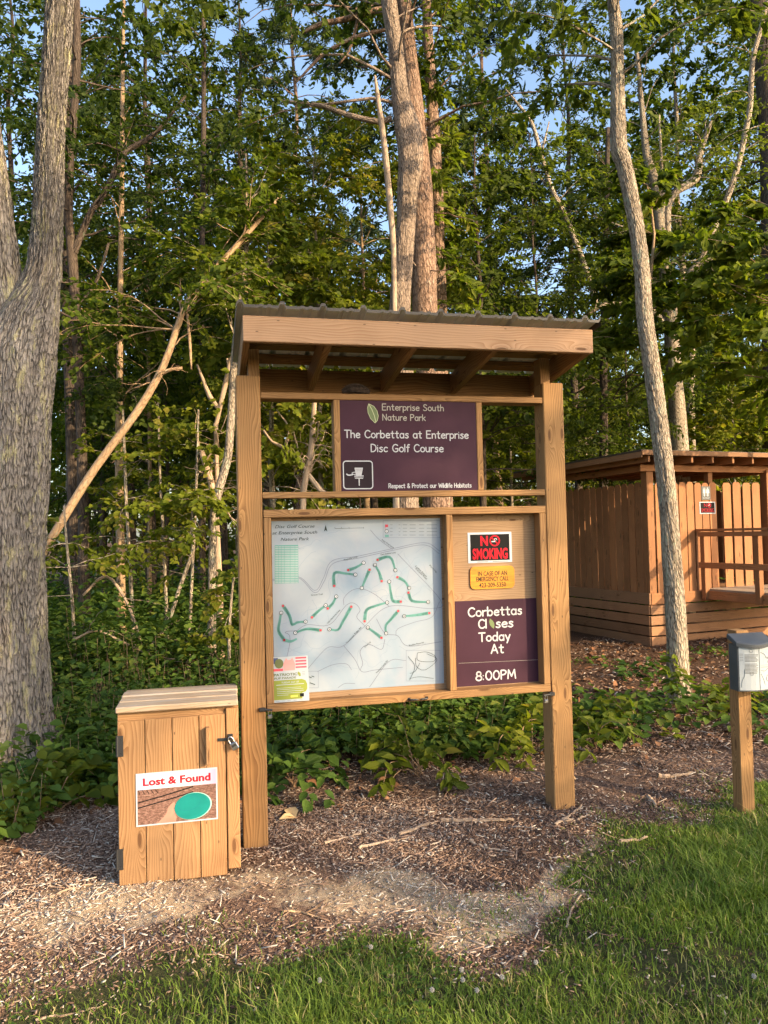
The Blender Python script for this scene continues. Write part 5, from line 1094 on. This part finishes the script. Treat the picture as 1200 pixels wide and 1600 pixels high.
stem_plants(1500, (-4.5, 2.3), (4.2, 8.5), dback, lambda x, y: hb(x, y)*1.15, .085, .72, (5, 9), True)
stem_plants(3000, (-7.5, 2.6), (8.3, 14), dback, hb, .115, .5)
stem_plants(3600, (-7.5, 2.6), (8.3, 14), dback, lambda x, y: hb(x, y)*1.0, .075, .62, (6, 12))
stem_plants(2200, (-9, 11), (14, 22), lambda x, y: np.ones_like(x), lambda x, y: .9*(.4+vnoise(x, y, .5, 36)), .16, .4)
# looser strip on the right by the slim tree and beyond the dispenser
dr = lambda x, y: np.clip(np.exp(-((y-6.75-.12*(x-2))/.42)**2)*ss(1.0, 1.5, x)*(.15+.8*ss(.35, .6, vnoise(x, y, 1.6, 37))), 0, 1)
stem_plants(1300, (1.0, 5.5), (5.6, 8.6), dr, lambda x, y: .22+.2*vnoise(x, y, 2, 38), .10, .6)
stem_plants(260, (1.2, 4.8), (7.4, 10.8), lambda x, y: .45*ss(.55, .75, vnoise(x, y, 1.3, 39)), lambda x, y: .12+0*x, .07, .5)
tag(st.build('undergrowth_stems', M['bark_tan']), 'thin stems of the undergrowth behind the kiosk', 'stems', kind='stuff')
u = lv.build('undergrowth', M['leaf_under']); tag(u, 'dense dark green undergrowth of broad leaves behind the kiosk', 'undergrowth', kind='stuff')
# separate leafy plants one can point to
def plant(label, px, py, h, n, size, tone, seed, spread=.35, w=.5, leaf='leaf_bright'):
    g = np.random.default_rng(seed); p = gr(px, py); p[2] = gz(p[0], p[1]); root = empty('leafy_plant', p, 0, label, 'plant', 'plants in the mulch'); L_ = Leaves(); b_ = MB()
    for i in range(n):
        a_ = g.uniform(0, 6.28); q = branch_path(g, (g.normal(0, .03), g.normal(0, .03), -.02), a_, g.uniform(.5, 1.3), h*g.uniform(.7, 1.25), .9, .1, 6); tube(b_, q, np.linspace(.005, .002, len(q)), 4, cap=False)
        for k_ in range(2, len(q)): L_.spray(g, q[k_], nrm(q[k_]-q[k_-1]), spread*.35, 4, size, tone, .85, w)
    b_.build('stems', M['bark_tan'], root); L_.build('foliage', M[leaf], root)
plant('broad-leaved plant spreading at the foot of the slim furrowed trunk', 1085, 1105, .6, 9, .11, .62, 1)
plant('bright low plant left of the slim furrowed trunk in the mulch', 990, 1150, .45, 9, .11, .7, 2)
plant('leafy plant right beside the right post of the kiosk', 925, 1165, .42, 9, .10, .5, 3)
plant('dark glossy seedling on the bare ground between kiosk and hut', 985, 1060, .32, 5, .11, .25, 4, leaf='leaf_under')
plant('yellow-green plant showing right behind the dispenser post', 1192, 1110, .7, 7, .12, .85, 5)
plant('bright green plant under the map case beside the right post', 815, 1180, .55, 10, .11, .72, 6)
plant('leafy plant under the middle of the map case at the mulch edge', 655, 1212, .5, 10, .12, .55, 7)
plant('low ivy clump left of the cabinet in front of the forked trunk', 70, 1270, .45, 12, .12, .55, 8, w=.7)
plant('low ivy clump beside the left post below the map case', 455, 1232, .42, 10, .11, .4, 9, w=.7, leaf='leaf_under')

# ------------------------------------------------------------------ grass, clover, chips, litter, stones, sticks
g_ = np.random.default_rng(4)
def scatter(N_, xr, yr, dens, pad=.05):
    x = g_.uniform(*xr, N_); y = g_.uniform(*yr, N_); k = (g_.random(N_) < dens(x, y)) & inview(x, y, pad); return x[k], y[k]
dg = lambda x, y: (.3+.7*ss(-1.0, .5, x+1.2*ss(2.9, 2.6, y)))*m_turf(x, y)*(.4+.6*ss(.25, .6, vnoise(x, y, 2.6, 41)))*(.5+.5*ss(.2, .45, vnoise(x, y, 6, 50)))+.16*ss(.45, .0, y-pl(TB, x)-.2)*ss(.45, .75, vnoise(x, y, 4, 42))
xs, ys = [], []
for N_, xr, yr in ((90000, (-2, 2.8), (2.45, 4.0)), (84000, (-.5, 3.6), (3.8, 5.8)), (26000, (1.5, 6), (5.2, 8.5))):
    a_, c_ = scatter(N_, xr, yr, dg); xs.append(a_); ys.append(c_)
x = np.concatenate(xs); y = np.concatenate(ys); n = len(x); z = gz(x, y)-.004
h = (.02+.065*vnoise(x, y, 1.9, 43)+.05*g_.random(n)**4)*(.55+.6*ss(.0, .7, pl(TB, x)-y)); h = h*(.55+.65*g_.random(n))*(.75+.5*vnoise(x, y, 5, 48))
a = g_.uniform(0, 6.283, n); ln_ = h*g_.uniform(.2, 1.0, n); wd = g_.uniform(.0012, .0030, n)*(1+.12*(y-3)); b2 = a+math.pi/2+g_.normal(0, .5, n)
sx_, sy_ = np.cos(b2)*wd, np.sin(b2)*wd
def row(t, k): 
    cx = x+np.cos(a)*ln_*t**2; cy = y+np.sin(a)*ln_*t**2; cz = z+h*(t-.22*t**3)
    return np.stack([cx-sx_*k, cy-sy_*k, cz], 1), np.stack([cx+sx_*k, cy+sy_*k, cz], 1)
r0, r1, r2 = row(0, 1), row(.55, .85), row(1, .12); V = np.stack([r0[0], r0[1], r1[0], r1[1], r2[0], r2[1]], 1).reshape(-1, 3); bb = (np.arange(n)*6)[:, None]
F = np.stack([bb+np.array([[0, 1, 3, 2]]), bb+np.array([[2, 3, 5, 4]])], 1).reshape(-1, 4)
tn = np.clip(.32+.3*(vnoise(x, y, 1.2, 44)-.4)+g_.normal(0, .18, n), 0, .9); dry = g_.random(n) < .07+.12*(vnoise(x, y, 3.3, 49) > .62); tn[dry] = g_.uniform(.9, 1, dry.sum())
tag(npmesh('grass', V, F, np.repeat(tn, 2), M['grass']), 'uneven green grass along the front right of the mulch', 'grass', kind='stuff')
# clover leaves
lv = Leaves(); x, y = scatter(5200, (-1.4, 3), (2.5, 4.6), lambda x, y: m_turf(x, y)*ss(.45, .62, vnoise(x, y, 2.2, 46)))
for k in range(3):
    n = len(x); a = g_.uniform(0, 6.28, n) if k == 0 else a+2.09
    lv.P.append(np.stack([x, y, gz(x, y)+.02+.03*vnoise(x, y, 30, 47)], 1)); lv.D.append(np.stack([np.cos(a), np.sin(a), .2+0*a], 1)); lv.N.append(np.stack([0*a, 0*a, 1+0*a], 1)+g_.normal(0, .25, (n, 3))); lv.S.append(g_.uniform(.009, .017, n)); lv.W.append(np.full(n, .9)); lv.T.append(np.clip(.6+g_.normal(0, .15, n), 0, 1))
tag(lv.build('clover', M['leaf_under']), 'small clover leaves among the grass', 'clover', kind='stuff')
# white clover heads
bm = MB()
for i in range(26):
    t_ = math.acos(1-2*(i+.5)/26); p_ = i*2.4; d = np.array([math.sin(t_)*math.cos(p_), math.sin(t_)*math.sin(p_), math.cos(t_)]); tube(bm, [d*.003, d*.010], [.0022, .0012], 4)
for i, (px, py) in enumerate(((1179, 1556), (724, 1564), (785, 1560), (746, 1582), (820, 1515), (722, 1548), (676, 1583), (580, 1503), (500, 1560), (838, 1532))):
    p = gr(px, py); 
    if i == 0: q = empty('clover_flower', (0, 0, 0)); fh = bm.build('flower_head', M['cream'], q, loc=(0, 0, .075)); sb = MB(); tube(sb, [(0, 0, 0), (.004, 0, .04), (0, 0, .07)], [.0012, .001, .001], 4); sk = sb.build('stalk', M['leaf_under'], q); f0 = q
    else:
        q = f0.copy(); COL.objects.link(q)
        for ch in list(f0.children): c = ch.copy(); COL.objects.link(c); c.parent = q
    q.location = (p[0], p[1], float(gz(p[0], p[1])))
    tag(q, 'small white clover flower standing in the grass', 'flower', 'clover flowers in the grass')
# wood chips: thin splinters lying in all directions
def chips(x, y, Lr, Wr, th, lift=.002, tilt=.25):
    n = len(x); z = gz(x, y)+lift; L = g_.uniform(*Lr, n)*g_.uniform(.4, 1, n); W = g_.uniform(*Wr, n); a = g_.uniform(0, 6.283, n); 
    d = nrm(np.stack([np.cos(a), np.sin(a), g_.normal(0, tilt, n)], 1)); s_ = nrm(np.stack([-np.sin(a), np.cos(a), g_.normal(0, tilt, n)], 1)); u_ = np.cross(d, s_)
    c = np.stack([x, y, z+np.abs(d[:, 2])*L*.4+g_.random(n)*.006], 1); k = g_.uniform(.3, 1, n)[:, None]
    A_ = lambda i, j, l, kk=1.: c+d*(L*i)[:, None]*.5+s_*(W*j)[:, None]*.5*kk+u_*l
    V = np.stack([A_(-1, -1, -th), A_(1, -1, -th, k), A_(1, 1, -th, k), A_(-1, 1, -th), A_(-1, -1, th), A_(1, -1, th, k), A_(1, 1, th, k), A_(-1, 1, th)], 1).reshape(-1, 3)
    b_ = (np.arange(n)*8)[:, None]; F = np.stack([b_+np.array([f]) for f in ((4, 5, 6, 7), (0, 1, 5, 4), (1, 2, 6, 5), (2, 3, 7, 6), (3, 0, 4, 7))], 1).reshape(-1, 4); return V, F, n
dc = lambda x, y: np.clip(1-.85*m_turf(x, y), 0, 1)*(1-.5*m_sand(x, y))*np.clip(1.15-.5*ss(0, 1.2, y-pl(UB, x)), 0, 1)*(.35+.65*ss(.2, .5, vnoise(x, y, 1.3, 51)))
Vs, Fs, Ts = [], [], []; off = 0
for N_, xr, yr, Lr, Wr in ((52000, (-2.6, 2.4), (2.7, 5.2), (.008, .034), (.003, .009)), (34000, (-3.4, 4.5), (4.4, 7.4), (.010, .04), (.003, .010)), (13000, (-2.6, 3.2), (3.2, 6.8), (.03, .12), (.003, .009)), (7000, (1.2, 7), (7, 12.5), (.03, .1), (.008, .02))):
    x, y = scatter(N_, xr, yr, dc); V, F, n = chips(x, y, Lr, Wr, .0014); Vs.append(V); Fs.append(F+off); off += len(V)
    t_ = np.clip(.38+.35*(vnoise(x, y, 1.1, 52)-.5)+g_.normal(0, .2, n), 0, 1); pale = g_.random(n) < .10; t_[pale] = g_.uniform(.88, 1, pale.sum()); t_ = np.clip(t_+.4*m_sand(x, y), 0, 1); Ts.append(np.repeat(t_, 5))
tag(npmesh('wood_chips', np.concatenate(Vs), np.concatenate(Fs), np.concatenate(Ts), M['chip']), 'brown wood chip mulch covering the ground round the kiosk', 'mulch', kind='stuff')
# dry leaves
lv = Leaves(); x, y = scatter(5200, (-3, 7), (4.6, 12), lambda x, y: m_lit(x, y)*.8+.03+.5*np.exp(-((y-pl(UB, x)+.15)/.25)**2)); n = len(x); a = g_.uniform(0, 6.28, n)
lv.P.append(np.stack([x, y, gz(x, y)+.012], 1)); lv.D.append(np.stack([np.cos(a), np.sin(a), g_.normal(0, .3, n)], 1)); lv.N.append(np.stack([0*a, 0*a, 1+0*a], 1)+g_.normal(0, .45, (n, 3))); lv.S.append(g_.uniform(.04, .11, n)); lv.W.append(g_.uniform(.5, .9, n)); lv.T.append(np.clip(g_.normal(.45, .22, n), 0, 1))
tag(lv.build('leaf_litter', M['dryleaf']), 'brown dry leaf litter under the plants and towards the hut', 'leaf litter', kind='stuff')
for lab, px, py, sz, tn_ in (('large pale crumpled dead leaf lying right of the left post', 462, 1277, .16, .95), ('small orange dead leaf on the mulch under the map case', 747, 1273, .05, .7), ('reddish dead leaf on the mulch left of the dispenser post', 1118, 1237, .06, .3), ('rust-red dead leaf at the edge of the ivy near the forked trunk', 20, 1337, .07, .6)):
    p = gr(px, py); L_ = Leaves(); g2 = np.random.default_rng(int(px)); k = 5
    aa = np.linspace(-1.1, 1.1, k)+g2.uniform(0, 3); L_.P.append(np.zeros((k, 3))+[0, 0, .012]); L_.D.append(np.stack([np.cos(aa), np.sin(aa), .12+g2.normal(0, .12, k)], 1)); L_.N.append(np.array([[0, 0, 1.]]*k)+g2.normal(0, .3, (k, 3))); L_.S.append(sz*g2.uniform(.6, 1, k)); L_.W.append(np.full(k, .6)); L_.T.append(np.clip(tn_+g2.normal(0, .05, k), 0, 1))
    tag(L_.build('dead_leaf', M['dryleaf'], loc=(p[0], p[1], float(gz(p[0], p[1])))), lab, 'leaf')
# pebbles
x, y = scatter(5200, (-2.2, 1.6), (2.9, 4.7), lambda x, y: (.75*m_sand(x, y)+.10)*(1-.8*m_turf(x, y))); n = len(x); r = .002+.010*g_.random(n)**4
u8 = nrm(np.array([(1, 0, 0), (0, 1, 0), (-1, 0, 0), (0, -1, 0), (0, 0, 1), (.7, .7, .5), (-.7, .7, .5), (-.7, -.7, .5), (.7, -.7, .5)], float)); u8[4] = (0, 0, .8)
V = (np.stack([x, y, gz(x, y)+.001], 1)[:, None]+u8[None]*r[:, None, None]*g_.uniform(.6, 1.3, (n, 9, 1))).reshape(-1, 3); b_ = (np.arange(n)*9)[:, None]
F = np.stack([b_+np.array([f]) for f in ((0, 5, 4, 8), (1, 6, 4, 5), (2, 7, 4, 6), (3, 8, 4, 7), (0, 1, 5, 5), (1, 2, 6, 6), (2, 3, 7, 7), (3, 0, 8, 8))], 1).reshape(-1, 4)
F3 = np.concatenate([F.reshape(n, 8, 4)[:, :4].reshape(-1, 4)]); tri = F.reshape(n, 8, 4)[:, 4:].reshape(-1, 4)
Fall = np.concatenate([F3[:, [0, 1, 2]], F3[:, [0, 2, 3]], tri[:, :3]]); t_ = np.clip(g_.normal(.5, .25, n), 0, 1)
tag(npmesh('gravel', V, Fall, np.concatenate([np.repeat(t_, 4), np.repeat(t_, 4), np.repeat(t_, 4)]), M['pebble']), 'small loose stones in the worn sandy strip before the kiosk', 'gravel', kind='stuff')
# sticks
STK = [('long bleached split stick on the mulch under the map case', [(690, 1279), (745, 1283), (802, 1287)], .016), ('bleached forked stick lying left of the long split stick', [(622, 1302), (655, 1290), (684, 1280)], .014), ('long pale shred of wood lying flat in front of the map case', [(560, 1322), (600, 1312), (640, 1306)], .011), ('twisted grey stick between the left post and the bleached sticks', [(505, 1318), (535, 1310), (566, 1300)], .010), ('pale stick pointing at the sandy strip below the right post', [(735, 1312), (760, 1322), (792, 1328)], .009), ('short grey stick by the foot of the right post', [(868, 1297), (888, 1284), (910, 1268)], .012), ('bleached splinter beside the short grey stick at the right post', [(880, 1292), (900, 1290), (922, 1283)], .013),
 ('thin dark twig on the sandy strip near the grass', [(665, 1428), (700, 1448), (750, 1450), (810, 1456)], .006), ('pale curved twig at the grass edge', [(886, 1446), (892, 1425), (905, 1402), (910, 1395)], .007), ('pale thin stick on the shaded soil left of the cabinet', [(70, 1410), (105, 1398), (148, 1386)], .007), ('pale stick lying in the grass at the lower left edge', [(58, 1596), (110, 1586), (165, 1572)], .006),
 ('grey stub of wood on the mulch left of the dispenser post', [(1013, 1250), (1020, 1258), (1026, 1264)], .020), ('bleached flat stick on the mulch behind the dispenser post', [(1028, 1215), (1055, 1213), (1082, 1206)], .018), ('pale stick at the mulch edge near the dispenser foot', [(966, 1322), (990, 1319), (1012, 1317)], .012), ('thin brown twig across the mulch right of the cabinet', [(440, 1422), (470, 1424), (505, 1432)], .007), ('white sliver of wood standing in the grass', [(1079, 1392), (1082, 1384), (1084, 1376)], .010)]
for i, (lab, pp, r_) in enumerate(STK):
    P = [gr(*q) for q in pp]; P = [np.array([p[0], p[1], float(gz(p[0], p[1]))+r_*.7]) for p in P]; c = P[len(P)//2]; b = MB()
    Q, rr = smooth_path([p-c for p in P], np.linspace(r_, r_*.5, len(P))*.9, .03); g2 = np.random.default_rng(i); Q = Q+g2.normal(0, .0035, Q.shape)
    tube(b, Q, rr, 7, rough=.2, seed=i, uvoff=i)
    if 'forked' in lab or 'curved' in lab or 'brown twig' in lab: k = len(Q)//2; tube(b, [Q[k], Q[k]+np.array([.07, .05, .012])], [r_*.5, r_*.2], 5)
    tag(b.build('stick', M['bark_dead'] if 'dark' not in lab and 'brown' not in lab else M['bark_tan'], None, smooth=False, loc=c), lab, 'stick')
